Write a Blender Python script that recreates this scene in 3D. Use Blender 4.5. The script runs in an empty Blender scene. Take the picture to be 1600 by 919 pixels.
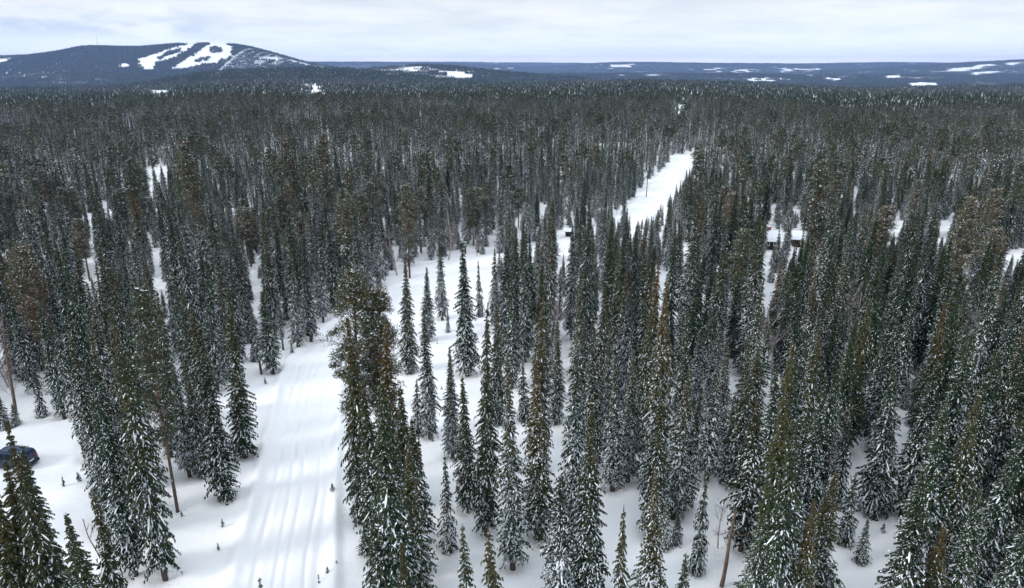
import bpy, bmesh, math, random
import numpy as np
from mathutils import Vector

rng = np.random.default_rng(11)
random.seed(5)
S = bpy.context.scene
C = S.collection
R_ = math.radians
CAM_H = 36.0

# ------------------------------------------------------------------ camera, sky, sun, exposure
cam = bpy.data.objects.new("camera", bpy.data.cameras.new("camera"))
C.objects.link(cam)
cam.data.sensor_width = 36; cam.data.lens = 1100 / 1600 * 36
cam.data.clip_start = 0.5; cam.data.clip_end = 60000
cam.location = (0, 0, CAM_H); cam.rotation_euler = (R_(90 - 18), 0, 0)
S.camera = cam

SUN_EL, SUN_AZ = 27, 248           # sun low, behind the camera and to the left, veiled by cloud
w = bpy.data.worlds.new("World"); S.world = w; w.use_nodes = True
nt = w.node_tree; nt.nodes.clear()
def N(t, typ, **k):
    n = t.nodes.new(typ)
    for a, b in k.items(): setattr(n, a, b)
    return n
out = N(nt, 'ShaderNodeOutputWorld'); bg = N(nt, 'ShaderNodeBackground')
sky = N(nt, 'ShaderNodeTexSky', sky_type='NISHITA', sun_disc=False)
sky.sun_elevation = R_(SUN_EL); sky.sun_rotation = R_(SUN_AZ); sky.altitude = 300
geo = N(nt, 'ShaderNodeTexCoord')
sep = N(nt, 'ShaderNodeSeparateXYZ')
nt.links.new(geo.outputs['Generated'], sep.inputs[0])
# cloud layer: direction projected on a flat ceiling so clouds flatten towards the horizon
def math_(t, op, a, b=None, c=None, clamp=False):
    n = N(t, 'ShaderNodeMath', operation=op); n.use_clamp = clamp
    for i, v in enumerate((a, b, c)):
        if v is None: continue
        if isinstance(v, (int, float)): n.inputs[i].default_value = v
        else: t.links.new(v, n.inputs[i])
    return n.outputs[0]
def ramp(t, fac, stops, interp='LINEAR'):
    n = N(t, 'ShaderNodeValToRGB'); cr = n.color_ramp; cr.interpolation = interp
    while len(cr.elements) < len(stops): cr.elements.new(0.5)
    for e, (p, c) in zip(cr.elements, stops):
        e.position = p; e.color = (c, c, c, 1) if isinstance(c, (int, float)) else (*c, 1)
    t.links.new(fac, n.inputs[0]); return n.outputs[0]
def mixc(t, fac, a, b, mode='MIX'):
    n = N(t, 'ShaderNodeMix', data_type='RGBA', blend_type=mode)
    for i, v in ((0, fac), (6, a), (7, b)):
        if isinstance(v, (int, float)): n.inputs[i].default_value = v
        elif isinstance(v, tuple): n.inputs[i].default_value = (*v, 1)
        else: t.links.new(v, n.inputs[i])
    return n.outputs[2]
zz = math_(nt, 'MAXIMUM', sep.outputs[2], 0.0)
den = math_(nt, 'ADD', zz, 0.10)
cx = math_(nt, 'DIVIDE', sep.outputs[0], den); cy = math_(nt, 'DIVIDE', sep.outputs[1], den)
comb = N(nt, 'ShaderNodeCombineXYZ'); nt.links.new(cx, comb.inputs[0]); nt.links.new(cy, comb.inputs[1])
cn = N(nt, 'ShaderNodeTexNoise'); cn.inputs['Scale'].default_value = 1.3; cn.inputs['Detail'].default_value = 9; cn.inputs['Roughness'].default_value = 0.58
nt.links.new(comb.outputs[0], cn.inputs['Vector'])
cn2 = N(nt, 'ShaderNodeTexNoise'); cn2.inputs['Scale'].default_value = 0.45; cn2.inputs['Detail'].default_value = 5
nt.links.new(comb.outputs[0], cn2.inputs['Vector'])
shade = ramp(nt, cn.outputs[0], [(0.36, (5.6, 6.6, 7.9)), (0.50, (7.6, 8.3, 8.9)), (0.64, (8.9, 9.1, 9.3))])
# a low, slightly darker stratus bank just above the horizon with a bright slit under it
band = ramp(nt, sep.outputs[2], [(0.0, (9.8, 9.5, 8.9)), (0.010, (9.3, 9.2, 9.0)), (0.016, (7.5, 8.2, 8.8)), (0.042, (7.7, 8.4, 8.9)), (0.062, (8.9, 9.1, 9.3)), (0.2, (7.9, 8.3, 9.0))])
lowm = ramp(nt, sep.outputs[2], [(0.0, 0.9), (0.05, 0.62), (0.12, 0.35), (0.5, 0.2)])
cloud = mixc(nt, lowm, shade, band)
# darker cumulus patch low over the fell on the left
lx = ramp(nt, math_(nt, 'DIVIDE', sep.outputs[0], math_(nt, 'MAXIMUM', sep.outputs[1], 0.2)), [(0.0, 0.0), (1.0, 0.0)])
az = math_(nt, 'DIVIDE', sep.outputs[0], math_(nt, 'MAXIMUM', sep.outputs[1], 0.2))
azm = ramp(nt, math_(nt, 'ADD', az, 1.0), [(0.2, 1.0), (0.55, 1.0), (0.68, 0.0)])
elm = ramp(nt, sep.outputs[2], [(0.028, 0.0), (0.040, 1.0), (0.055, 0.8), (0.072, 0.0)])
cn3 = N(nt, 'ShaderNodeTexNoise'); cn3.inputs['Scale'].default_value = 14; cn3.inputs['Detail'].default_value = 8
mp = N(nt, 'ShaderNodeMapping'); mp.inputs['Scale'].default_value = (1, 1, 3.2)
nt.links.new(geo.outputs['Generated'], mp.inputs[0]); nt.links.new(mp.outputs[0], cn3.inputs['Vector'])
pm = ramp(nt, cn3.outputs[0], [(0.38, 0.0), (0.54, 1.0)])
pf = math_(nt, 'MULTIPLY', math_(nt, 'MULTIPLY', azm, elm), math_(nt, 'MULTIPLY', pm, 0.85))
cloud = mixc(nt, pf, cloud, (5.0, 5.8, 7.5))
holes = ramp(nt, cn2.outputs[0], [(0.40, 0.78), (0.60, 0.97)])
dome = ramp(nt, sep.outputs[2], [(0.0, 1.25), (0.02, .92), (0.05, .72), (0.10, .64), (0.16, .62), (0.45, .97), (1.0, 1.05)])
allsky = mixc(nt, 1.0, mixc(nt, holes, sky.outputs[0], cloud), dome, 'MULTIPLY')
nt.links.new(allsky, bg.inputs[0])
bg.inputs[1].default_value = 0.15
nt.links.new(bg.outputs[0], out.inputs[0])

sl = bpy.data.lights.new("sun", 'SUN'); sun = bpy.data.objects.new("sun", sl); C.objects.link(sun)
sl.energy = 2.0; sl.angle = R_(15); sl.color = (1.0, 0.965, 0.92)
# Nishita rotation runs clockwise from +Y
sx, sy = math.sin(R_(SUN_AZ)), math.cos(R_(SUN_AZ))
sun.rotation_euler = Vector((sx * math.cos(R_(SUN_EL)), sy * math.cos(R_(SUN_EL)), math.sin(R_(SUN_EL)))).to_track_quat('Z', 'Y').to_euler()

S.view_settings.view_transform = 'Standard'; S.view_settings.look = 'None'
S.view_settings.exposure = 0.25; S.view_settings.gamma = 1.0; S.view_settings.use_curve_mapping = False
S.render.engine = 'CYCLES'
S.cycles.max_bounces = 5; S.cycles.diffuse_bounces = 3; S.cycles.glossy_bounces = 2; S.cycles.volume_bounces = 0
S.cycles.transmission_bounces = 3; S.cycles.transparent_max_bounces = 6
S.cycles.use_denoising = True; S.cycles.denoiser = 'OPENIMAGEDENOISE'; S.cycles.denoising_input_passes = 'RGB_ALBEDO_NORMAL'
S.cycles.use_adaptive_sampling = True; S.cycles.adaptive_threshold = 0.015
S.cycles.caustics_reflective = False; S.cycles.caustics_refractive = False

# ------------------------------------------------------------------ helpers
c18, s18 = math.cos(R_(18)), math.sin(R_(18))
def ray(px, py):
    xc = (px - 800) / 1100; yc = (459.5 - py) / 1100
    return xc, c18 + yc * s18, -s18 + yc * c18
def G(px, py, z=0.0):
    d = ray(px, py); t = (z - CAM_H) / d[2]
    return d[0] * t, d[1] * t
def at_dist(px, py, D):
    d = ray(px, py); t = D / d[1]
    return d[0] * t, CAM_H + d[2] * t
def proj(x, y, z):
    dz = z - CAM_H
    f = y * c18 - dz * s18; u = y * s18 + dz * c18
    f = np.maximum(f, 0.1) if isinstance(f, np.ndarray) else max(f, 0.1)
    return 800 + 1100 * x / f, 459.5 - 1100 * u / f, f
def in_poly(px, py, poly):
    px = np.atleast_1d(px); py = np.atleast_1d(py)
    r = np.zeros(len(px), bool); n = len(poly)
    for i in range(n):
        x1, y1 = poly[i]; x2, y2 = poly[(i + 1) % n]
        if y1 == y2: continue
        c = ((y1 > py) != (y2 > py)) & (px < (x2 - x1) * (py - y1) / (y2 - y1) + x1)
        r ^= c
    return r
def tag(o, label=None, cat=None, group=None, kind=None):
    if label: o['label'] = label
    if cat: o['category'] = cat
    if group: o['group'] = group
    if kind: o['kind'] = kind
    return o

_perm = np.random.default_rng(3).random((256, 256))
def vnoise(x, y):
    xi = np.floor(x).astype(int); yi = np.floor(y).astype(int)
    fx = x - xi; fy = y - yi; fx = fx * fx * (3 - 2 * fx); fy = fy * fy * (3 - 2 * fy)
    g = lambda a, b: _perm[a % 256, b % 256]
    return ((g(xi, yi) * (1 - fx) + g(xi + 1, yi) * fx) * (1 - fy) + (g(xi, yi + 1) * (1 - fx) + g(xi + 1, yi + 1) * fx) * fy) * 2 - 1
def fbm(x, y, o=4):
    s = 0; a = 1
    for k in range(o):
        s = s + a * vnoise(x * 2 ** k + 17 * k, y * 2 ** k + 31 * k); a *= .5
    return s / 1.9

# ------------------------------------------------------------------ terrain
ROAD = [G(*p) for p in [(425, 1100), (440, 919), (462, 760), (478, 660), (484, 600), (500, 556), (545, 512), (620, 462), (710, 428), (800, 405), (900, 378), (985, 345), (1015, 312), (1045, 280), (1068, 250), (1084, 243), (1112, 237), (1160, 230), (1230, 224)]]
ROAD = np.array(ROAD)
def smooth_path(P, n=12):
    o = []
    for i in range(len(P) - 1):
        p0 = P[max(i - 1, 0)]; p1 = P[i]; p2 = P[i + 1]; p3 = P[min(i + 2, len(P) - 1)]
        for k in range(n):
            t = k / n
            o.append(.5 * (2 * p1 + (p2 - p0) * t + (2 * p0 - 5 * p1 + 4 * p2 - p3) * t * t + (3 * p1 - 3 * p2 + p3 - p0) * t ** 3))
    o.append(P[-1]); return np.array(o)
ROADS = smooth_path(ROAD)
TRACK = smooth_path(np.array([G(*p) for p in [(-260, 690), (-80, 700), (40, 690), (130, 668), (240, 640)]]))
def path_dist(x, y, P):
    """signed lateral distance to a polyline"""
    best = np.full(x.shape, 1e9); sg = np.zeros(x.shape)
    for i in range(len(P) - 1):
        ax, ay = P[i]; bx, by = P[i + 1]; dx, dy = bx - ax, by - ay
        L = dx * dx + dy * dy
        if L < 1e-9: continue
        t = np.clip(((x - ax) * dx + (y - ay) * dy) / L, 0, 1)
        ex = x - ax - t * dx; ey = y - ay - t * dy
        d = np.hypot(ex, ey); m = d < best
        best = np.where(m, d, best); sg = np.where(m, np.sign(ex * dy - ey * dx), sg)
    return best * sg
RIDGES = [  # crest (px, py) seen from the tower, distance, slope length near side, far side
    ([(-300, 108), (-100, 96), (0, 88), (60, 86), (100, 81), (145, 72), (220, 74), (280, 69), (350, 68), (380, 73), (420, 84), (460, 96), (520, 108), (600, 122)], 5000, 620, 900),
    ([(-300, 128), (0, 118), (120, 116), (200, 119), (300, 124), (420, 124)], 4000, 420, 500),
    ([(150, 142), (250, 131), (300, 121), (340, 112), (400, 108), (470, 107), (540, 109), (600, 115), (680, 124), (760, 132), (820, 140)], 2600, 420, 500),
    ([(440, 118), (520, 111), (600, 106), (660, 104), (720, 106), (800, 115), (900, 122)], 3700, 420, 500),
    ([(700, 120), (860, 117), (1000, 116), (1200, 117), (1400, 119), (1700, 120)], 5600, 420, 600),
    ([(300, 99), (480, 98), (600, 98), (700, 99.5), (760, 102), (830, 105), (900, 103), (940, 99), (1000, 98), (1100, 99.5), (1250, 101), (1350, 100), (1420, 99.5), (1520, 102), (1700, 102)], 11000, 1300, 1500),
    ([(1250, 116), (1350, 110), (1450, 104), (1520, 100), (1560, 98), (1600, 96), (1700, 91), (1900, 90)], 8000, 1000, 1200),
    ([(-400, 102), (300, 98), (700, 97.5), (1000, 100), (1600, 101), (1900, 101)], 14500, 1000, 1500),
    ([(-400, 146), (0, 147), (200, 152), (330, 141), (420, 138), (560, 141), (700, 147), (850, 145), (980, 139), (1150, 142), (1300, 148), (1450, 152), (1600, 149), (1900, 150)], 1300, 220, 260),
    ([(-400, 136), (0, 138), (120, 140), (300, 133), (420, 128), (520, 130), (640, 133), (760, 136), (900, 131), (1000, 129), (1150, 132), (1280, 138), (1500, 137), (1600, 134), (1900, 134)], 1950, 280, 320),
]
RX = []
for pts, D, a, b in RIDGES:
    q = np.array([at_dist(px, py, D) for px, py in pts]); RX.append((q[:, 0], q[:, 1], D, a, b))
B_r = [0, 600, 900, 1500, 2500, 4000, 6000, 9000, 13000, 20000]
B_z = [0, 0, -7, -24, -48, -72, -80, -75, -45, -40]
def base_h(x, y):
    r = np.hypot(x, y)
    return np.interp(r, B_r, B_z)
def terrain(x, y, detail=True):
    x = np.asarray(x, float); y = np.asarray(y, float)
    r = np.hypot(x, y); z = base_h(x, y)
    far = np.clip((r - 700) / 1500, 0, 1)
    acc = np.zeros_like(z)
    for qx, qz, D, a, b in RX:
        cz = np.interp(x, qx, qz) - np.interp(D, B_r, B_z)
        cz = np.maximum(cz, 0)
        dy = y - D
        g = np.where(dy < 0, np.exp(-(dy / a) ** 2), np.exp(-(dy / b) ** 2))
        fade = np.clip(np.minimum(x - qx[0], qx[-1] - x) / (.06 * D) + 1, 0, 1)
        acc = np.maximum(acc, cz * g * fade)
    z = z + acc + np.clip((r - 240) / 300, 0, 1) * np.clip((1200 - r) / 500, 0, 1) * 9 * fbm(x / 130 + 3, y / 170, 3) + far * (9 * fbm(x / 420, y / 420, 3) + 3 * fbm(x / 120 + 5, y / 120, 2))
    if detail:
        near = np.clip((900 - r) / 300, 0, 1)
        z = z + near * (0.55 * fbm(x / 22, y / 22, 3) + .09 * fbm(x / 2.2 + 9, y / 2.2, 3) + .16 * fbm(x / 6 + 2, y / 6, 2))
    return z
def near_z(x, y):
    z = terrain(np.array([x]), np.array([y]))
    return float(road_shape(np.array([x]), np.array([y]), z)[0])
def road_shape(x, y, z):
    z = z.copy()
    m = (y > 5) & (y < 700) & (np.abs(x) < 260)
    if m.any():
        xm, ym = x[m], y[m]
        d = path_dist(xm, ym, ROADS); ad = np.abs(d)
        wv = fbm(xm / 9, ym / 9, 2); half = 3.1 + .35 * wv
        smooth = np.clip((ad - 2.0) / 3.5, 0, 1); smooth = smooth * smooth * (3 - 2 * smooth)
        zm = z[m]; flat = .25 * fbm(xm / 60, ym / 60, 2)
        zz_ = zm * smooth + (flat - .12) * (1 - smooth)
        bank = .36 * np.exp(-((ad - half - .5) / .55) ** 2) * (1 + .5 * fbm(xm / 2.5, ym / 2.5, 3))
        tr = 0
        for off, dep, wd in ((-2.05, .085, .2), (-.55, .085, .2), (.45, .06, .18), (1.95, .06, .18), (-1.2, .02, .3), (2.85, .06, .35)):
            o = off + .45 * vnoise(xm / 11 + off * .3, ym / 11)
            tr = tr - 2.6 * dep * np.exp(-((d - o) / wd) ** 2) * (.75 + .25 * vnoise(xm / 3 + off * 3, ym / 3))
        # trampled, lumpy strip beside the right-hand edge
        lump = np.exp(-((d - 4.6) / 1.1) ** 2) * .10 * vnoise(xm / .55, ym / .55) * np.clip(vnoise(xm / 6 + 3, ym / 8) + .4, 0, 1)
        z[m] = zz_ + bank + tr * (ad < 3.8) + lump
        d2 = path_dist(xm, ym, TRACK); a2 = np.abs(d2)
        mm = z[m]; k = np.clip(1 - (a2 - 1.8) / 1.5, 0, 1) * (ym < 100)
        mm = mm * (1 - k) + (.02) * k + .18 * np.exp(-((a2 - 2.9) / .5) ** 2) * (ym < 100)
        for off in (-.8, .8): mm = mm - .07 * np.exp(-((d2 - off) / .2) ** 2) * (ym < 100)
        z[m] = mm
    return z

def make_mesh(name, V, faces, mats, midx=None, attrs=None, smooth=False):
    """V (n,3); faces list of int arrays (m,k)"""
    me = bpy.data.meshes.new(name)
    nl = sum(f.size for f in faces); nf = sum(len(f) for f in faces)
    me.vertices.add(len(V)); me.vertices.foreach_set('co', np.asarray(V, np.float32).ravel())
    me.loops.add(nl); me.loops.foreach_set('vertex_index', np.concatenate([f.ravel() for f in faces]).astype(np.int32))
    me.polygons.add(nf)
    tot = np.concatenate([np.full(len(f), f.shape[1]) for f in faces]).astype(np.int32)
    st = np.concatenate([[0], np.cumsum(tot)[:-1]]).astype(np.int32)
    me.polygons.foreach_set('loop_start', st); me.polygons.foreach_set('loop_total', tot)
    if midx is not None: me.polygons.foreach_set('material_index', np.asarray(midx, np.int32))
    me.polygons.foreach_set('use_smooth', np.full(nf, smooth))
    for m in mats: me.materials.append(m)
    for k, v in (attrs or {}).items():
        a = me.attributes.new(k, 'FLOAT', 'POINT'); a.data.foreach_set('value', np.asarray(v, np.float32))
    me.update(calc_edges=True); me.validate()
    return me

# ------------------------------------------------------------------ materials
def mat(name, rough=.7, spec=.3):
    m = bpy.data.materials.new(name); m.use_nodes = True
    b = m.node_tree.nodes['Principled BSDF']; b.inputs['Roughness'].default_value = rough
    b.inputs['Specular IOR Level'].default_value = spec
    return m, m.node_tree, b
def plain(name, col, rough=.6, spec=.3, metal=0, var=.12, scale=6):
    m, t, b = mat(name, rough, spec); b.inputs['Metallic'].default_value = metal
    n = N(t, 'ShaderNodeTexNoise'); n.inputs['Scale'].default_value = scale; n.inputs['Detail'].default_value = 5
    g = N(t, 'ShaderNodeTexCoord'); t.links.new(g.outputs['Object'], n.inputs['Vector'])
    lo = tuple(c * (1 - var) for c in col); hi = tuple(min(1, c * (1 + var)) for c in col)
    t.links.new(ramp(t, n.outputs[0], [(0.3, lo), (0.7, hi)]), b.inputs['Base Color'])
    return m
# snow cover
M_SNOW, t, b = mat('snow_cover', .75, .25)
g = N(t, 'ShaderNodeNewGeometry')
n1 = N(t, 'ShaderNodeTexNoise'); n1.inputs['Scale'].default_value = .06; n1.inputs['Detail'].default_value = 6
n2 = N(t, 'ShaderNodeTexNoise'); n2.inputs['Scale'].default_value = 1.4; n2.inputs['Detail'].default_value = 7; n2.inputs['Roughness'].default_value = .6
for n in (n1, n2): t.links.new(g.outputs['Position'], n.inputs['Vector'])
col = ramp(t, n1.outputs[0], [(.3, (.835, .85, .875)), (.7, (.885, .893, .905))])
at = N(t, 'ShaderNodeAttribute', attribute_name='litter')
n3 = N(t, 'ShaderNodeTexNoise'); n3.inputs['Scale'].default_value = 5; n3.inputs['Detail'].default_value = 8; n3.inputs['Roughness'].default_value = .75
t.links.new(g.outputs['Position'], n3.inputs['Vector'])
lit = math_(t, 'MULTIPLY', at.outputs['Fac'], ramp(t, n3.outputs[0], [(.54, 0.0), (.68, .8)]))
col = mixc(t, lit, col, (.16, .13, .10))
t.links.new(col, b.inputs['Base Color'])
bp = N(t, 'ShaderNodeBump'); bp.inputs['Strength'].default_value = .35; bp.inputs['Distance'].default_value = .12
t.links.new(n2.outputs[0], bp.inputs['Height']); t.links.new(bp.outputs[0], b.inputs['Normal'])
b.inputs['Subsurface Weight'].default_value = 0

def foliage(name, green, brown, rough=.65):
    m, t, b = mat(name, rough, .2)
    ti = N(t, 'ShaderNodeAttribute', attribute_name='tint'); fr = N(t, 'ShaderNodeAttribute', attribute_name='frost')
    oi = N(t, 'ShaderNodeObjectInfo')
    c = mixc(t, ti.outputs['Fac'], green, brown)
    hsv = N(t, 'ShaderNodeHueSaturation'); t.links.new(c, hsv.inputs['Color'])
    t.links.new(math_(t, 'MULTIPLY_ADD', oi.outputs['Random'], .7, .65), hsv.inputs['Value'])
    t.links.new(math_(t, 'MULTIPLY_ADD', oi.outputs['Random'], -.05, .525), hsv.inputs['Hue'])
    c = mixc(t, fr.outputs['Fac'], hsv.outputs[0], (.66, .70, .76))
    t.links.new(c, b.inputs['Base Color'])
    return m
M_SPRUCE = foliage('spruce_needles', (.013, .036, .017), (.078, .056, .015))
M_PINE = foliage('pine_needles', (.036, .054, .020), (.086, .066, .022))
M_LOAD, t, b = mat('branch_snow', .8, .2); b.inputs['Base Color'].default_value = (.82, .85, .90, 1)
M_BARK = plain('spruce_bark', (.085, .068, .056), .9, .1, var=.4, scale=9)
M_PBARK, t, b = mat('pine_bark', .9, .1)
tc = N(t, 'ShaderNodeTexCoord'); sp = N(t, 'ShaderNodeSeparateXYZ'); t.links.new(tc.outputs['Object'], sp.inputs[0])
nz = N(t, 'ShaderNodeTexNoise'); nz.inputs['Scale'].default_value = 5; nz.inputs['Detail'].default_value = 6; t.links.new(tc.outputs['Object'], nz.inputs['Vector'])
hh = math_(t, 'ADD', math_(t, 'MULTIPLY', sp.outputs[2], .06), math_(t, 'MULTIPLY', nz.outputs[0], .35))
t.links.new(ramp(t, hh, [(.35, (.10, .075, .06)), (.65, (.17, .10, .06)), (.9, (.13, .085, .06))]), b.inputs['Base Color'])
M_TWIG = plain('bare_twigs', (.30, .26, .26), .9, .1, var=.35, scale=3)
M_DEAD = plain('dead_wood', (.135, .10, .078), .9, .1, var=.4, scale=5)

# ------------------------------------------------------------------ the ground sheet
def build_ground():
    az = np.unique(np.concatenate([np.radians(np.linspace(-42, 42, 720)), np.radians(np.linspace(42, 318, 70))]))
    az = az[:-1]
    r = np.concatenate([[0.0, 6, 12, 18, 24, 28], np.geomspace(30, 300, 330), np.geomspace(303, 17000, 260)])
    A, Rr = np.meshgrid(az, r)
    X = (Rr * np.sin(A)).ravel(); Y = (Rr * np.cos(A)).ravel()
    Z = road_shape(X, Y, terrain(X, Y))
    na, nr = len(az), len(r)
    i = np.arange(nr - 1)[:, None] * na; j = np.arange(na)[None]; j2 = (j + 1) % na
    F = np.stack([i + j, i + j2, i + na + j2, i + na + j], -1).reshape(-1, 4)[:, ::-1]
    F = F[na:]                                      # the innermost ring is a fan round the centre
    V = np.stack([X, Y, Z], 1); V[:na] = V[0]
    fan = np.stack([na + np.arange(na), na + (np.arange(na) + 1) % na, np.zeros(na, int)], 1)
    return V, [F, fan], X, Y

# ------------------------------------------------------------------ tree builders
class Geo:
    def __init__(s): s.V = []; s.F = []; s.M = []; s.T = []; s.R = []; s.n = 0
    def add(s, V, F, m, tint=0., frost=0.):
        V = V.reshape(-1, 3); s.V.append(V); s.F.append(F + s.n); s.M.append(np.full(len(F), m))
        s.T.append(np.broadcast_to(tint, len(V)).astype(float)); s.R.append(np.broadcast_to(frost, len(V)).astype(float)); s.n += len(V)
    def quads(s, Q, m, tint=0., frost=0.):
        n = len(Q); F = np.arange(n * 4).reshape(n, 4)
        s.add(Q, F, m, np.repeat(np.broadcast_to(tint, n), 4), np.repeat(np.broadcast_to(frost, n), 4))
    def tris(s, Q, m, tint=0., frost=0.):
        n = len(Q); F = np.arange(n * 3).reshape(n, 3)
        s.add(Q, F, m, np.repeat(np.broadcast_to(tint, n), 3), np.repeat(np.broadcast_to(frost, n), 3))
    def octas(s, P, ax, side, up, m):
        """flattened lumps: centre P, half axes ax, side, up (n,3); rounded on top, flat underneath"""
        n = len(P)
        V = np.stack([P + ax, P + side * .9 + ax * .15, P - ax, P - side * .9 - ax * .1, P + up, P - up * .25], 1)
        f = np.array([[0, 1, 4], [1, 2, 4], [2, 3, 4], [3, 0, 4], [1, 0, 5], [2, 1, 5], [3, 2, 5], [0, 3, 5]])
        F = (np.arange(n)[:, None, None] * 6 + f).reshape(-1, 3)
        s.add(V, F, m)
    def tube(s, pts, rad, m, sides=6, tint=0.):
        pts = np.asarray(pts, float); n = len(pts)
        a = np.arange(sides) / sides * 2 * math.pi
        d = np.gradient(pts, axis=0); d /= np.linalg.norm(d, axis=1)[:, None] + 1e-9
        ref = np.where(np.abs(d[:, 2:3]) > .9, [[1., 0, 0]], [[0, 0, 1.]])
        u = np.cross(d, ref); u /= np.linalg.norm(u, axis=1)[:, None]; v = np.cross(d, u)
        V = pts[:, None] + np.asarray(rad)[:, None, None] * (np.cos(a)[None, :, None] * u[:, None] + np.sin(a)[None, :, None] * v[:, None])
        i = np.arange(n - 1)[:, None] * sides; j = np.arange(sides)[None]; j2 = (j + 1) % sides
        s.add(V, np.stack([i + j, i + j2, i + sides + j2, i + sides + j], -1).reshape(-1, 4), m, tint)
    def build(s, name, mats):
        by = {}
        for F, M in zip(s.F, s.M): by.setdefault(F.shape[1], []).append((F, M))
        Fs = []; Ms = []
        for k, l in by.items():
            Fs.append(np.concatenate([a for a, _ in l])); Ms.append(np.concatenate([b for _, b in l]))
        return make_mesh(name, np.concatenate(s.V), Fs, mats, np.concatenate(Ms), {'tint': np.concatenate(s.T), 'frost': np.concatenate(s.R)})

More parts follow.
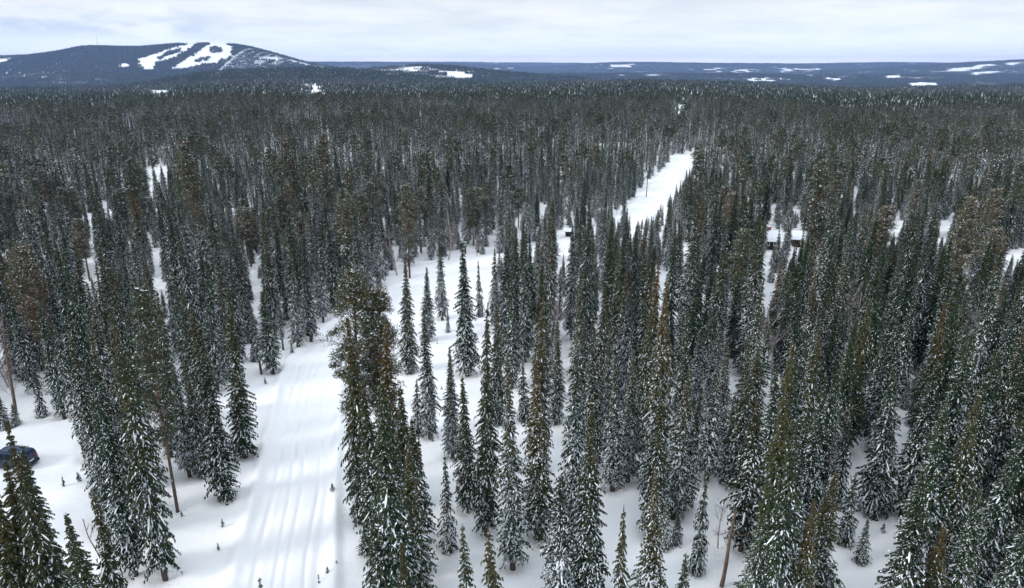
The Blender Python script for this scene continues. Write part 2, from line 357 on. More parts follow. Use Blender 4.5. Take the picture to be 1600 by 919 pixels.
def spruce_crown(g, rg, H, Rm, z0, snow, brown, dz=.28, nb=8, K=5, sparse=0., lod=0, taper=.6, ragged=.25, bend=0.):
    """drooping whorled branches with feathered sprays and lumps of snow lying on them"""
    zs = np.arange(z0, H - .25, dz); zs = zs + rg.uniform(-.1, .1, len(zs))
    u = np.clip((zs - z0) / (H - z0), 0, 1)
    low = vn = .85 + .3 * rg.random(len(zs)) * .5
    prof = np.minimum(1, (1 - u) / taper) ** .85 * (1 - .25 * np.exp(-u * 14)) * low
    cnt = np.maximum(4, (nb * (.55 + .45 * prof)).astype(int))
    idx = np.repeat(np.arange(len(zs)), cnt)
    n = len(idx)
    phase = rg.uniform(0, 6.28, len(zs))
    k_in = np.concatenate([np.arange(c) for c in cnt])
    a = phase[idx] + k_in / cnt[idx] * 2 * math.pi + rg.uniform(-.35, .35, n)
    side_var = 1 + .16 * np.sin(a * 2 + zs[idx] * .9 + rg.uniform(0, 6)) 
    L = Rm * prof[idx] * rg.uniform(1 - ragged * 1.6, 1 + ragged * .7, n) * side_var
    L = np.maximum(L, .12 + .1 * (1 - u[idx]))
    if sparse > 0:
        keep = rg.random(n) > sparse * (1 - .5 * u[idx]); idx = idx[keep]; a = a[keep]; L = L[keep]; n = len(idx)
    z = zs[idx] + rg.uniform(-.1, .1, n); ub = u[idx]
    rad = np.stack([np.cos(a), np.sin(a), np.zeros(n)], 1); tan = np.stack([-np.sin(a), np.cos(a), np.zeros(n)], 1)
    rise = .18 + .35 * ub ** 2; drop = .28 + .42 * (1 - ub) + rg.uniform(-.1, .15, n); drop[ub > .9] *= .4
    bx = bend * (zs[idx] / H) ** 2
    def P(t):
        q = rad * (L * t)[:, None]; q[:, 2] += z + L * (rise * t - (rise + drop) * t * t) + .16 * L * np.clip(t - .75, 0, 1) * 2
        q[:, 0] += bx; return q
    def D(t):
        d = rad.copy(); d[:, 2] = rise - 2 * (rise + drop) * t; return d / np.linalg.norm(d, axis=1)[:, None]
    seg = L / K
    tint_b = np.clip(brown * (.1 + 1.15 * ub) + rg.normal(0, .12, n), 0, 1)
    upv = np.array([[0, 0, 1.]])
    for k in range(K):
        t = (k + .55 + rg.uniform(-.2, .2, n)) / K; p = P(t); d = D(t)
        for sgn in ((-1, 1, .15) if (lod == 0 and K >= 6) else (-1, 1)):
            ln = ((.36 if K < 7 else .29) * L * (1.15 - .75 * t) + .09) * rg.uniform(.6, 1.25, n)
            dr = d * .75 + tan * sgn * rg.uniform(.5, 1.1, n)[:, None] - upv * rg.uniform(.15, .75, n)[:, None]
            dr /= np.linalg.norm(dr, axis=1)[:, None]
            nn = np.cross(dr, upv + rg.normal(0, .55, (n, 3))); nn /= np.linalg.norm(nn, axis=1)[:, None] + 1e-6
            wd = (ln * (.12 if lod == 0 else .34) + .020) * rg.uniform(.8, 1.3, n)
            q = np.stack([p, p + dr * (ln * .45)[:, None] + nn * wd[:, None], p + dr * ln[:, None], p + dr * (ln * .5)[:, None] - nn * wd[:, None]], 1)
            fr = (rg.random(n) < snow * .34 * np.clip(1.25 - 1.3 * ub, .05, 1)) * rg.uniform(.3, 1, n)
            g.quads(q, 0, np.clip(tint_b + rg.normal(0, .08, n), 0, 1), fr)
        if lod == 0 or k % 2 == 0:      # hanging curtain twigs under the branch
            ln = rg.uniform(.14, .38, n) * (.5 + .5 * (1 - ub)); dr = d * .35 - upv; dr = dr + rg.normal(0, .18, (n, 3)); dr /= np.linalg.norm(dr, axis=1)[:, None]
            sd = d * (seg * .55)[:, None]
            q = np.stack([p - sd, p + sd, p + sd * .6 + dr * ln[:, None], p - sd * .5 + dr * ln[:, None] * 1.1], 1)
            g.quads(q, 0, tint_b * .7, 0)
        # snow: rests on the sprays, rarer on the wind-swept top
        pr = snow * (.42 + .5 * t) * np.clip(1.45 - 1.25 * ub, .18, 1.15)
        for rep_ in range(2 if lod == 0 else 1):
            m = rg.random(n) < pr * (1.12 if lod == 0 else 1.25)
            if not m.any(): continue
            nm = int(m.sum()); sc = (np.clip(seg[m] * 1.05, .07, .155 if lod == 0 else .34) * (.35 + .75 * rg.random(nm) ** 2))[:, None]
            off = tan[m] * rg.uniform(-.55, .55, nm)[:, None] * L[m][:, None] * .5
            pp = p[m] + off + upv * .03 - upv * np.abs(off).sum(1)[:, None] * .35
            dd = d[m] * .8 + tan[m] * rg.normal(0, .5, nm)[:, None]; dd /= np.linalg.norm(dd, axis=1)[:, None]
            ss = np.cross(dd, upv); ss /= np.linalg.norm(ss, axis=1)[:, None] + 1e-6
            uu = np.cross(ss, dd); sc2 = sc * rg.uniform(.5, 1, nm)[:, None]
            if lod == 0:
                g.octas(pp + rg.normal(0, .03, pp.shape), dd * sc * .85, ss * sc2 * .5, uu * sc2 * .30, 1)
            else:
                g.quads(np.stack([pp + dd * sc * 1.0, pp + ss * sc * .62, pp - dd * sc * .9, pp - ss * sc * .62], 1) + upv * .02, 1)
    if lod == 0:                    # connected pads of snow along the upper side of the boughs
        m = (rg.random(n) < snow * .95 * np.clip(1.3 - 1.1 * ub, .12, 1)) & (L > .3)
        nm = int(m.sum()); t0 = rg.uniform(.15, .5, n); ln_ = rg.uniform(.25, .6, n); prev = None
        wv = (.022 + .042 * rg.random(n)) * np.clip(L, .5, 1.3)
        for j in range(4):
            tt = np.minimum(t0 + ln_ * j / 3, .97); c_ = P(tt)[m] + upv * (.045 + .02 * (j in (1, 2)))
            ww = (wv * (.35, 1, .9, .3)[j])[m][:, None]; a_ = c_ + tan[m] * ww - upv * ww * .5; b_ = c_ - tan[m] * ww - upv * ww * .5
            if prev is not None:
                g.quads(np.stack([prev[0], prev[1], c_, a_], 1), 1); g.quads(np.stack([prev[1], prev[2], b_, c_], 1), 1)
            prev = (a_, c_, b_)
    # leader
    g.tube([(bend, 0, H - .7), (bend, 0, H - .3), (bend, 0, H)], [.05, .04, .012], 0, 5, min(1, brown + .1))

def spruce_trunk(g, rg, H, m, bend=0., r0=None, low=0., zlow=0, sides=7):
    r0 = r0 or .012 * H + .02
    zz = np.linspace(-.5, H - .25, 9); f = np.clip(zz / H, 0, 1)
    g.tube(np.stack([bend * f ** 2, 0 * f, zz], 1), r0 * (1 - f) ** .8 + .02, m, sides)
    for _ in range(int(low)):           # dead stubs below the crown
        z = rg.uniform(.8, zlow); a = rg.uniform(0, 6.28); l = rg.uniform(.3, .9)
        g.tube([(0, 0, z), (math.cos(a) * l * .6, math.sin(a) * l * .6, z - .05), (math.cos(a) * l, math.sin(a) * l, z - .25 * l)], [.022, .015, .005], m, 3)

def pine_crown(g, rg, H, Rm, z0, snow, brown, tufts=85, per=30, lod=0, m_br=2):
    for i in range(tufts):
        u = rg.random() ** .85; z = z0 + (H - z0) * u
        rr = Rm * (math.sin(math.pi * min(1, .18 + .82 * (1 - u))) ** .6 * .95 if u > .35 else .55 + 1.0 * u) * rg.uniform(.3, 1.0)
        rr *= .35 + .65 * min(1, (1 - u) * 2.2)
        a = rg.uniform(0, 6.28); c = np.array([math.cos(a) * rr, math.sin(a) * rr, z + .12 * rr])
        if lod == 0: g.tube([(0, 0, z - .45 * rr - .1), c * np.array([.55, .55, 1]) - [0, 0, .22 * rr], c], [.035 + .012 * rr, .025, .012], m_br, 3)
        s = rg.uniform(.38, .70) * (.8 + .25 * Rm / 2)
        p = c + np.clip(rg.normal(0, 1, (per, 3)), -1.7, 1.7) * np.array([s * .55, s * .55, s * .3])
        d = (p - c) * .8 + rg.normal(0, .25, (per, 3)) + np.array([0, 0, .18]); d /= np.linalg.norm(d, axis=1)[:, None]
        n = np.cross(d, rg.normal(0, 1, (per, 3))); n /= np.linalg.norm(n, axis=1)[:, None]
        l = rg.uniform(.11, .25, per)[:, None] * (1.0 if lod == 0 else 2.2); wd = l * (.17 if lod == 0 else .38)
        fr = (rg.random(per) < snow * .3) * rg.uniform(.2, .7, per)
        tb = np.clip(brown + rg.normal(0, .18) + rg.normal(0, .08, per), 0, 1)
        g.quads(np.stack([p - d * l * .4, p + n * wd, p + d * l, p - n * wd], 1), 0, tb, fr)
        k = int(rg.poisson(snow * 2.6))
        if k:
            pp = c + rg.normal(0, 1, (k, 3)) * np.array([s * .5, s * .5, .05]) + [0, 0, s * .25]
            sz = rg.uniform(.07, .18, k)[:, None]
            g.octas(pp, np.array([[1, 0, 0]]) * sz, np.array([[0, .7, 0]]) * sz, np.array([[0, 0, .4]]) * sz, 1)

def birch(g, rg, H, m, lod=0, spread=.42, dens=1.0):
    """bare crown: limbs that fork into twigs"""
    def limb(p, d, L, r, lev):
        n = 4; pts = [p]; q = p.copy(); dd = d.copy()
        for i in range(n):
            dd = dd + rg.normal(0, .12, 3) + np.array([0, 0, .05]); dd /= np.linalg.norm(dd); q = q + dd * L / n; pts.append(q.copy())
        g.tube(pts, np.linspace(r, r * .35, n + 1), m, 5 if lev == 0 else 3)
        if lev >= (3 if lod == 0 else 2): return
        kids = {0: 15, 1: 6, 2: 4}[lev]
        for i in range(int(kids * dens)):
            f = rg.uniform(.28 if lev == 0 else .2, 1) ; b_ = pts[min(n, int(f * n))]
            side = rg.normal(0, 1, 3); side -= dd * side.dot(dd); side /= np.linalg.norm(side)
            nd = dd * (.75) + side * rg.uniform(.5, .9); nd /= np.linalg.norm(nd)
            limb(b_, nd, L * (spread if lev == 0 else .55) * rg.uniform(.6, 1.1) * (1.15 - .5 * f), max(r * .4 * (1.1 - .5 * f), .006), lev + 1)
    limb(np.array([0, 0, -.3]), np.array([rg.normal(0, .05), rg.normal(0, .05), 1.]), H, .011 * H + .015, 0)

FM = [M_SPRUCE, M_LOAD, M_BARK]
PM = [M_PINE, M_LOAD, M_PBARK]

# variants of the near spruces: unit description, real crown & trunk meshes
SPRUCE = []   # (H, R, snow, brown, crown, trunk)
def add_spruce(seed, H, Rm, z0, snow, brown, **k):
    rg = np.random.default_rng(seed); bend = k.pop('bend', 0.)
    g = Geo(); spruce_crown(g, rg, H, Rm, z0, snow, brown, bend=bend, **k); c = g.build('crown', FM)
    g = Geo(); spruce_trunk(g, rg, H, 0, bend, low=6 if z0 > 1.5 else 0, zlow=z0); tr = g.build('trunk', [M_BARK])
    SPRUCE.append(dict(H=H, R=Rm, z0=z0, snow=snow, brown=brown, crown=c, trunk=tr, slim=k.get('sparse', 0) > .2))
seed = 100
for snow in (.18, .36, .54, .8):
    for brown in (.12, .45, .80):
        for rep in range(2 if snow in (.36, .54) else 1):
            seed += 1; rg = np.random.default_rng(seed)
            add_spruce(seed, rg.uniform(15, 18), rg.uniform(1.25, 1.5), rg.uniform(.3, 1.4), snow * rg.uniform(.9, 1.1), brown,
                       taper=rg.uniform(.6, .92), nb=10, dz=.23, K=8, ragged=.32, bend=rg.uniform(-.3, .3))
N_TALL = len(SPRUCE)
for i, (snow, brown) in enumerate([(.55, .15), (.8, .3), (.4, .6)]):   # thin, gappy ones
    add_spruce(200 + i, 13, .95, 2.0 + i * .6, snow, brown, taper=.7, nb=7, sparse=.35, ragged=.35, bend=.4 * (i - 1))
N_SLIM = len(SPRUCE)
for i, (snow, brown) in enumerate([(.5, .35), (.75, .2), (.35, .55)]):   # short ones, cone shaped
    add_spruce(300 + i, 7, 1.15, .15, snow, brown, taper=.95, nb=8, dz=.24, K=4, ragged=.28)
N_SHORT = len(SPRUCE)
for i in range(3):                                                 # knee to shoulder high saplings
    add_spruce(400 + i, 1.6, .55, .05, .75, .4, taper=1.0, nb=6, dz=.2, K=4, ragged=.5, sparse=.35)
N_SAP = len(SPRUCE)
WIDE = []
for i, (snow, brown) in enumerate([(.45, .25), (.62, .1), (.3, .6)]):    # broad near ones
    add_spruce(500 + i, 17, 2.2, .4, snow, brown, taper=1.0, nb=13, dz=.24, K=9, ragged=.38)
N_WIDE = len(SPRUCE)

PINES = []
for i, (snow, brown) in enumerate([(.65, .55), (.5, .25), (.6, .7)]):
    rg = np.random.default_rng(600 + i); H = 18 - i
    g = Geo(); pine_crown(g, rg, H, 2.3, H * (.36 - .03 * i), snow, brown, tufts=165, per=120); c = g.build('crown', PM)
    g = Geo(); spruce_trunk(g, rg, H, 0, .3 * (i - 1), r0=.2, low=8, zlow=H * .4); tr = g.build('trunk', [M_PBARK])
    PINES.append(dict(H=H, R=2.3, crown=c, trunk=tr))
BIRCH = []
for i in range(3):
    rg = np.random.default_rng(700 + i); g = Geo(); birch(g, rg, 8, 0); BIRCH.append(g.build('bare_birch', [M_TWIG]))
print('meshes', sum(len(s['crown'].polygons) for s in SPRUCE))

# ------------------------------------------------------------------ the hand-placed trees: base pixel, top pixel row, half width in metres, kind, snow, brown
T = [
 # lower left group and the wood left of the snow road
 (116, 1055, 645, 1.55, 'wide', .35, .5), (108, 1012, 690, 1.5, 'wide', .45, .4), (85, 1030, 706, 2.0, 'wide', .3, .6), (50, 1060, 770, 2.2, 'wide', .4, .5), (172, 1080, 800, 1.9, 'wide', .5, .4),
 (188, 965, 762, 1.5, 'short', .45, .6), (257, 897, 505, 1.55, 'tall', .5, .55), (210, 892, 545, 1.5, 'tall', .6, .2), (172, 812, 520, 1.35, 'tall', .7, .4), (228, 800, 560, 1.2, 'tall', .6, .5),
 (296, 742, 575, 1.3, 'tall', .8, .3), (134, 719, 505, .95, 'slim', .7, .2), (66, 649, 578, .9, 'short', .8, .2), (37, 590, 455, 1.5, 'tall', .5, .1), (92, 628, 505, .9, 'slim', .8, .2),
 (8, 668, 618, 1.1, 'short', .8, .2), (26, 664, 630, .8, 'short', .8, .2), (128, 612, 378, 1.55, 'tall', .35, .1), (150, 622, 385, 1.4, 'tall', .35, .15), (108, 580, 420, 1.3, 'tall', .5, .1), (172, 640, 440, 1.3, 'tall', .6, .3),
 (198, 700, 470, 1.35, 'tall', .6, .4), (186, 760, 505, 1.4, 'tall', .7, .6), (222, 690, 480, 1.3, 'tall', .6, .2), (212, 640, 410, 1.4, 'tall', .5, .3), (240, 620, 420, 1.3, 'tall', .7, .2), (270, 665, 455, 1.35, 'tall', .45, .5), (262, 600, 400, 1.3, 'tall', .5, .4),
 (352, 776, 505, 1.6, 'tall', .65, .4), (383, 712, 446, 1.75, 'tall', .4, .6), (330, 690, 470, 1.3, 'tall', .45, .5), (316, 655, 440, 1.3, 'tall', .55, .3), (298, 607, 430, 1.25, 'tall', .6, .3), (340, 610, 400, 1.3, 'tall', .55, .3), (282, 560, 395, 1.2, 'tall', .7, .2),
 (426, 579, 452, 1.5, 'tall', .7, .15), (408, 581, 470, .8, 'slim', .7, .2), (466, 540, 395, 1.3, 'tall', .7, .3), (486, 530, 400, 1.4, 'tall', .65, .2), (442, 541, 450, .7, 'slim', .7, .2), (457, 553, 520, .8, 'sap', .9, .2), (505, 500, 380, 1.3, 'tall', .7, .2), (375, 560, 400, 1.3, 'tall', .6, .3), (352, 590, 420, 1.2, 'tall', .6, .3), (392, 530, 380, 1.3, 'tall', .6, .3), (430, 520, 385, 1.3, 'tall', .6, .3),
 (415, 600, 586, .8, 'sap', .5, .3), (348, 820, 806, .6, 'sap', .4, .5), (341, 856, 844, .5, 'sap', .5, .4), (100, 760, 738, .6, 'sap', .6, .4), (124, 752, 732, 1.0, 'sap', .6, .3), (520, 768, 750, .8, 'sap', .6, .3), (512, 895, 880, .5, 'sap', .5, .4), (526, 882, 872, .5, 'sap', .5, .4), (284, 806, 795, .5, 'sap', .5, .4), (498, 905, 893, .5, 'sap', .4, .4), (410, 930, 893, 1.0, 'sap', .35, .6), (600, 655, 645, .5, 'sap', .4, .4), (690, 610, 600, .4, 'sap', .4, .4), (683, 536, 528, .5, 'sap', .4, .4),
 (158, 752, 520, 1.2, 'tall', .7, .3), (188, 836, 610, 1.3, 'tall', .6, .3), (318, 742, 560, 1.2, 'tall', .7, .3), (150, 690, 470, 1.3, 'tall', .5, .2), (268, 712, 520, 1.2, 'tall', .7, .3), (240, 760, 540, 1.2, 'tall', .7, .2), (100, 650, 470, 1.2, 'tall', .5, .2), (55, 610, 440, 1.2, 'tall', .5, .2),
 # cluster right of the snow road
 (573, 806, 492, 2.15, 'wide', .4, .6), (612, 775, 505, 2.0, 'tall', .3, .8), (620, 985, 595, 2.5, 'wide', .5, .45), (596, 860, 585, 1.7, 'tall', .45, .6), (640, 850, 600, 1.7, 'tall', .4, .5), (655, 900, 660, 1.5, 'tall', .5, .4), (600, 1000, 800, 1.5, 'short', .5, .5), (640, 1080, 850, 1.6, 'wide', .3, .9), (652, 940, 690, 1.6, 'tall', .6, .5),
 (658, 792, 678, 1.0, 'short', .75, .2), (570, 861, 820, .8, 'short', .6, .3), (653, 678, 590, 1.15, 'short', .95, .3), (640, 580, 400, 1.45, 'tall', .6, .35), (669, 530, 415, 1.3, 'tall', .65, .4), (672, 683, 478, 1.25, 'tall', .75, .2), (675, 690, 670, .9, 'sap', .4, .2), (592, 640, 465, 1.1, 'tall', .6, .3),
 (691, 498, 370, 1.15, 'tall', .75, .2), (730, 583, 372, 2.0, 'tall', .65, .25), (750, 492, 405, 1.0, 'tall', .6, .2), (707, 716, 537, 1.15, 'tall', .8, .3), (701, 860, 705, 1.15, 'tall', .9, .2), (733, 995, 815, 1.3, 'short', .6, .4),
 (732, 797, 585, 1.3, 'tall', .45, .3), (760, 832, 472, 1.35, 'tall', .5, .45), (801, 887, 548, 1.35, 'tall', .75, .6), (775, 1040, 815, 1.6, 'short', .35, .9), (778, 660, 470, 1.3, 'tall', .7, .4),
 (843, 838, 556, 1.75, 'tall', .6, .7), (838, 735, 466, 1.45, 'tall', .45, .9), (874, 945, 735, 1.5, 'tall', .95, .15), (919, 945, 620, 1.55, 'tall', .6, .55), (893, 842, 542, 1.5, 'tall', .75, .2), (820, 655, 560, 1.2, 'tall', .85, .2), (800, 600, 405, 1.4, 'tall', .5, .2), (868, 660, 500, 1.2, 'tall', .5, .5),
 (957, 762, 555, 1.3, 'tall', .75, .5), (981, 748, 545, 1.3, 'tall', .75, .3), (925, 740, 480, 1.3, 'tall', .55, .6), (965, 985, 790, 1.2, 'short', .55, .5), (1010, 985, 725, 1.4, 'tall', .75, .7), (1052, 802, 575, 1.6, 'tall', .7, .4), (1037, 852, 770, .9, 'short', .7, .3), (1057, 846, 803, .8, 'short', .7, .3), (1015, 830, 600, 1.3, 'tall', .6, .6), (1020, 760, 440, 1.6, 'tall', .45, .9),
 (1089, 886, 735, 1.0, 'tall', .85, .5), (1104, 747, 570, 1.6, 'tall', .85, .3), (1061, 985, 862, 1.3, 'short', .45, .6), (1133, 750, 612, 1.2, 'short', .5, .2), (1110, 640, 500, 1.3, 'tall', .8, .3), (1060, 640, 520, 1.3, 'tall', .85, .3),
 (1062, 715, 500, 1.4, 'tall', .6, .3), (1000, 700, 470, 1.35, 'tall', .6, .3), (1030, 668, 455, 1.3, 'tall', .5, .6), (940, 660, 430, 1.4, 'tall', .6, .4), (975, 652, 450, 1.3, 'tall', .8, .2), (1120, 690, 540, 1.3, 'tall', .7, .2), (1152, 690, 520, 1.35, 'tall', .6, .3), (1085, 650, 515, 1.3, 'tall', .85, .2), (905, 690, 500, 1.3, 'tall', .7, .3), (1152, 760, 560, 1.4, 'tall', .6, .3), (945, 700, 520, 1.2, 'tall', .7, .3), (1010, 640, 400, 1.4, 'tall', .4, .7), (850, 625, 440, 1.4, 'tall', .6, .2), (905, 625, 420, 1.4, 'tall', .6, .3), (1070, 790, 600, 1.1, 'tall', .7, .3), (1165, 720, 540, 1.5, 'tall', .5, .3), (785, 560, 380, 1.4, 'tall', .7, .2), (820, 560, 360, 1.4, 'tall', .5, .2),
 (1229, 398, 340, 1.1, 'tall', .6, .2), (1222, 408, 358, .9, 'short', .7, .2), (1188, 402, 330, 1.2, 'tall', .6, .2),
 # right-hand thicket
 (1165, 975, 800, 1.7, 'wide', .5, .3), (1205, 990, 655, 2.0, 'wide', .55, .3), (1158, 850, 610, 1.6, 'tall', .5, .4), (1190, 800, 560, 1.5, 'tall', .6, .3), (1240, 990, 780, 1.7, 'wide', .4, .7), (1268, 945, 725, 1.6, 'tall', .6, .3), (1225, 860, 640, 1.4, 'tall', .6, .2), (1250, 830, 580, 1.5, 'tall', .7, .1),
 (1307, 784, 650, 1.35, 'tall', .65, .1), (1321, 842, 738, 1.2, 'short', .7, .2), (1346, 872, 805, .85, 'short', .7, .3), (1366, 793, 560, 2.1, 'wide', .55, .1), (1380, 828, 812, 1.1, 'sap', .4, .2), (1290, 985, 895, 1.0, 'short', .5, .6),
 (1395, 1010, 735, 2.2, 'wide', .4, .4), (1440, 1000, 820, 2.0, 'wide', .35, .7), (1432, 880, 625, 1.7, 'tall', .7, .1), (1470, 880, 600, 1.7, 'tall', .5, .3), (1510, 940, 678, 2.0, 'wide', .5, .1), (1545, 880, 600, 1.8, 'tall', .4, .1), (1480, 1000, 760, 1.9, 'wide', .75, .1), (1550, 1010, 770, 1.9, 'wide', .7, .1), (1590, 960, 660, 1.9, 'wide', .4, .1), (1605, 1020, 850, 1.8, 'wide', .7, .1), (1410, 800, 560, 1.5, 'tall', .6, .2), (1365, 705, 480, 1.4, 'tall', .6, .3), (1585, 820, 560, 1.7, 'tall', .4, .1), (1500, 800, 540, 1.5, 'tall', .7, .2), (1540, 770, 500, 1.5, 'tall', .6, .2), (1455, 780, 500, 1.5, 'tall', .6, .2),
]
TP = [  # pines: base px, top row, half width
 (566, 758, 423, 2.35, 0), (606, 742, 452, 2.0, 2), (76, 590, 385, 2.2, 2), (277, 795, 452, 1.5, 1), (318, 420, 205, 2.4, 2), (520, 395, 205, 2.4, 0), (470, 405, 215, 2.2, 2), (1260, 470, 250, 2.3, 0), (640, 430, 285, 2.0, 2), (1480, 520, 310, 2.2, 0), (230, 400, 250, 2.2, 1),
]
TB = [  # bare birches: base px, top row
 (1122, 850, 778), (22, 640, 545), (12, 600, 500), (620, 425, 350), (1315, 520, 430), (700, 405, 330), (860, 420, 340), (1205, 610, 480), (1330, 560, 450),
]
# snow that has to stay visible between the trees (ground outlines, photograph pixels)
OPEN = [
 [(190, 1100), (200, 919), (285, 815), (330, 790), (385, 725), (395, 640), (404, 600), (445, 560), (500, 522), (520, 490), (560, 470), (600, 446), (650, 412), (700, 404), (770, 402), (772, 470), (700, 500), (700, 560), (720, 700), (680, 919), (660, 1100)],
 [(978, 350), (986, 325), (1006, 284), (1042, 266), (1062, 244), (1086, 244), (1084, 268), (1056, 304), (1024, 340), (1000, 358)],
 [(1050, 180), (1058, 164), (1074, 164), (1070, 180)],
 [(-200, 640), (0, 655), (70, 655), (125, 640), (150, 720), (170, 800), (190, 880), (150, 960), (-200, 960)],
 [(1288, 790), (1330, 785), (1375, 800), (1390, 850), (1350, 919), (1330, 1100), (1270, 1100), (1290, 919)],
 [(1186, 362), (1262, 362), (1258, 392), (1186, 396)],
 [(1187, 440), (1212, 440), (1208, 480), (1185, 485)],
 [(875, 380), (898, 380), (897, 425), (880, 425)], [(1382, 350), (1418, 345), (1415, 378), (1382, 382)], [(1466, 344), (1490, 342), (1486, 368), (1468, 368)],
 [(1570, 390), (1640, 385), (1640, 420), (1570, 415)], [(230, 264), (263, 264), (260, 300), (232, 300)], [(240, 410), (258, 410), (256, 462), (238, 462)],
 [(1015, 425), (1050, 425), (1060, 470), (1020, 490)], [(1130, 560), (1150, 560), (1148, 640), (1125, 640)], [(1500, 405), (1525, 405), (1515, 430), (1500, 430)],
]
WIN = []   # sight lines kept clear
def grid_pts(p, sx, sy):
    x0, x1 = min(a for a, _ in p), max(a for a, _ in p); y0, y1 = min(b for _, b in p), max(b for _, b in p)
    X, Y = np.meshgrid(np.arange(x0, x1 + 1, sx), np.arange(y0, y1 + 1, sy)); X = X.ravel(); Y = Y.ravel(); m = in_poly(X, Y, p); return list(zip(X[m], Y[m]))
for p in [[(990, 345), (995, 330), (1012, 290), (1042, 268), (1062, 246), (1083, 246), (1078, 268), (1050, 305), (1020, 340)],
          [(232, 266), (240, 266), (240, 305), (234, 305)], [(255, 266), (262, 266), (262, 280), (256, 280)], [(244, 408), (253, 408), (253, 428), (245, 428)], [(240, 448), (252, 448), (252, 462), (240, 462)],
          [(600, 450), (650, 418), (700, 408), (768, 408), (766, 462), (700, 470), (700, 495), (650, 490)],
          [(1192, 354), (1216, 354), (1214, 376), (1204, 392), (1194, 378)], [(1235, 362), (1252, 362), (1250, 380), (1238, 380)], [(1205, 322), (1214, 322), (1212, 332), (1206, 332)], [(1240, 324), (1248, 324), (1246, 336), (1241, 336)],
          [(1190, 448), (1208, 448), (1204, 476), (1190, 476)], [(884, 356), (893, 356), (893, 415), (884, 415)], [(1391, 312), (1396, 312), (1390, 380), (1385, 380)], [(1397, 346), (1412, 346), (1408, 356), (1396, 372)],
          [(1470, 342), (1485, 342), (1480, 370), (1470, 370)], [(1582, 392), (1600, 392), (1600, 408), (1584, 408)], [(1028, 430), (1040, 430), (1036, 478), (1022, 478)], [(1056, 168), (1066, 168), (1064, 177), (1057, 177)],
          [(1134, 566), (1147, 566), (1143, 620), (1133, 620)], [(1506, 410), (1516, 410), (1512, 424), (1506, 424)], [(844, 320), (852, 320), (848, 340), (844, 340)],
          [(400, 598), (445, 560), (500, 520), (520, 530), (520, 640), (400, 700)], [(880, 250), (882, 258), (878, 258)]]:
    WIN += grid_pts(p, 5, 6)
WIN = np.array(WIN, float)

def blocked(x, y, zb, H, Rm):
    """does a spruce here hide a patch of snow that the photograph shows?"""
    bx, by, f = proj(x, y, zb); tx, ty, f2 = proj(x, y, zb + H)
    wy = WIN[:, 1]; m = (wy > ty - 2) & (wy < by - 1)
    if not m.any(): return False
    t = (by - wy[m]) / (by - ty + 1e-6); cx_ = bx + (tx - bx) * t
    hw = Rm * np.clip((1 - t) / .6, 0, 1) * 1100 / f * .6
    return bool((np.abs(WIN[m, 0] - cx_) < hw + 1).any())

# ------------------------------------------------------------------ gather every tree of the near and middle wood
trees = []      # dicts: kind, x, y, z, H, R, var, rot, hand
def pick_spruce(kind, H, snow, brown):
    lo, hi = {'tall': (0, N_TALL), 'slim': (N_TALL, N_SLIM), 'short': (N_SLIM, N_SHORT), 'sap': (N_SHORT, N_SAP), 'wide': (N_SAP, N_WIDE)}[kind]
    best = sorted(range(lo, hi), key=lambda i: abs(SPRUCE[i]['snow'] - snow) * 1.2 + abs(SPRUCE[i]['brown'] - brown) * .8 + rng.random() * .25)
    return best[0]
def height_for(x, y, zb, ty):
    # height whose top projects to image row ty
    dep = 18 + math.degrees(math.atan((ty - 459.5) / 1100)) if True else 0
    f0 = 4.0; lo, hi = .3, 30
    for _ in range(30):
        m = (lo + hi) / 2
        if proj(x, y, zb + m)[1] > ty: lo = m
        else: hi = m
    return min(m, 23.5)
for bx, by, ty, Rm, kind, snow, brown in T:
    Rm *= 1.05 if by > 1000 and bx < 200 else .91
    x, y = G(bx, by); z = near_z(x, y)
    H = height_for(x, y, z, ty)
    if kind == 'tall' and H < 9: kind = 'short'
    if kind == 'short' and H > 11: kind = 'tall'
    if kind == 'sap':
        H = min(H, 2.2) * .85
    trees.append(dict(kind='spruce', cls=kind, x=x, y=y, z=z - .06, H=H, R=Rm if kind != 'sap' else min(Rm * .5, H * .4), var=pick_spruce(kind, H, snow, brown), rot=rng.uniform(0, 6.28), hand=True))
for bx, by, ty, Rm, v in TP:
    x, y = G(bx, by); z = near_z(x, y)
    trees.append(dict(kind='pine', x=x, y=y, z=z - .06, H=height_for(x, y, z, ty), R=Rm, var=v, rot=rng.uniform(0, 6.28), hand=True))
for i, (bx, by, ty) in enumerate(TB):
    x, y = G(bx, by); z = near_z(x, y)
    trees.append(dict(kind='birch', x=x, y=y, z=z, H=height_for(x, y, z, ty), R=1.5, var=i % 3, rot=rng.uniform(0, 6.28), hand=True))

HX = np.array([(t['x'], t['y']) for t in trees])
cell = 3.6; R_NEAR = 660
gx, gy = np.meshgrid(np.arange(-560, 560, cell), np.arange(20, R_NEAR, cell))
gx = gx.ravel() + rng.uniform(-.48, .48, gx.size) * cell; gy = gy.ravel() + rng.uniform(-.48, .48, gy.size) * cell
rr = np.hypot(gx, gy); keep = (np.abs(gx) < gy * .86 + 22) & (rr < R_NEAR) & (rr > 30)
gx, gy = gx[keep], gy[keep]
small = np.zeros(len(gx), bool)
ux, uy = np.meshgrid(np.arange(-560, 560, 4.6), np.arange(20, R_NEAR, 4.6)); ux = ux.ravel() + rng.uniform(-.5, .5, ux.size) * 4.6; uy = uy.ravel() + rng.uniform(-.5, .5, uy.size) * 4.6
ur = np.hypot(ux, uy); uk = (np.abs(ux) < uy * .86 + 22) & (ur < R_NEAR) & (ur > 55) & (rng.random(len(ux)) < np.where(ux > 14, .85, .6))
gx = np.concatenate([gx, ux[uk]]); gy = np.concatenate([gy, uy[uk]]); small = np.concatenate([small, np.ones(uk.sum(), bool)])
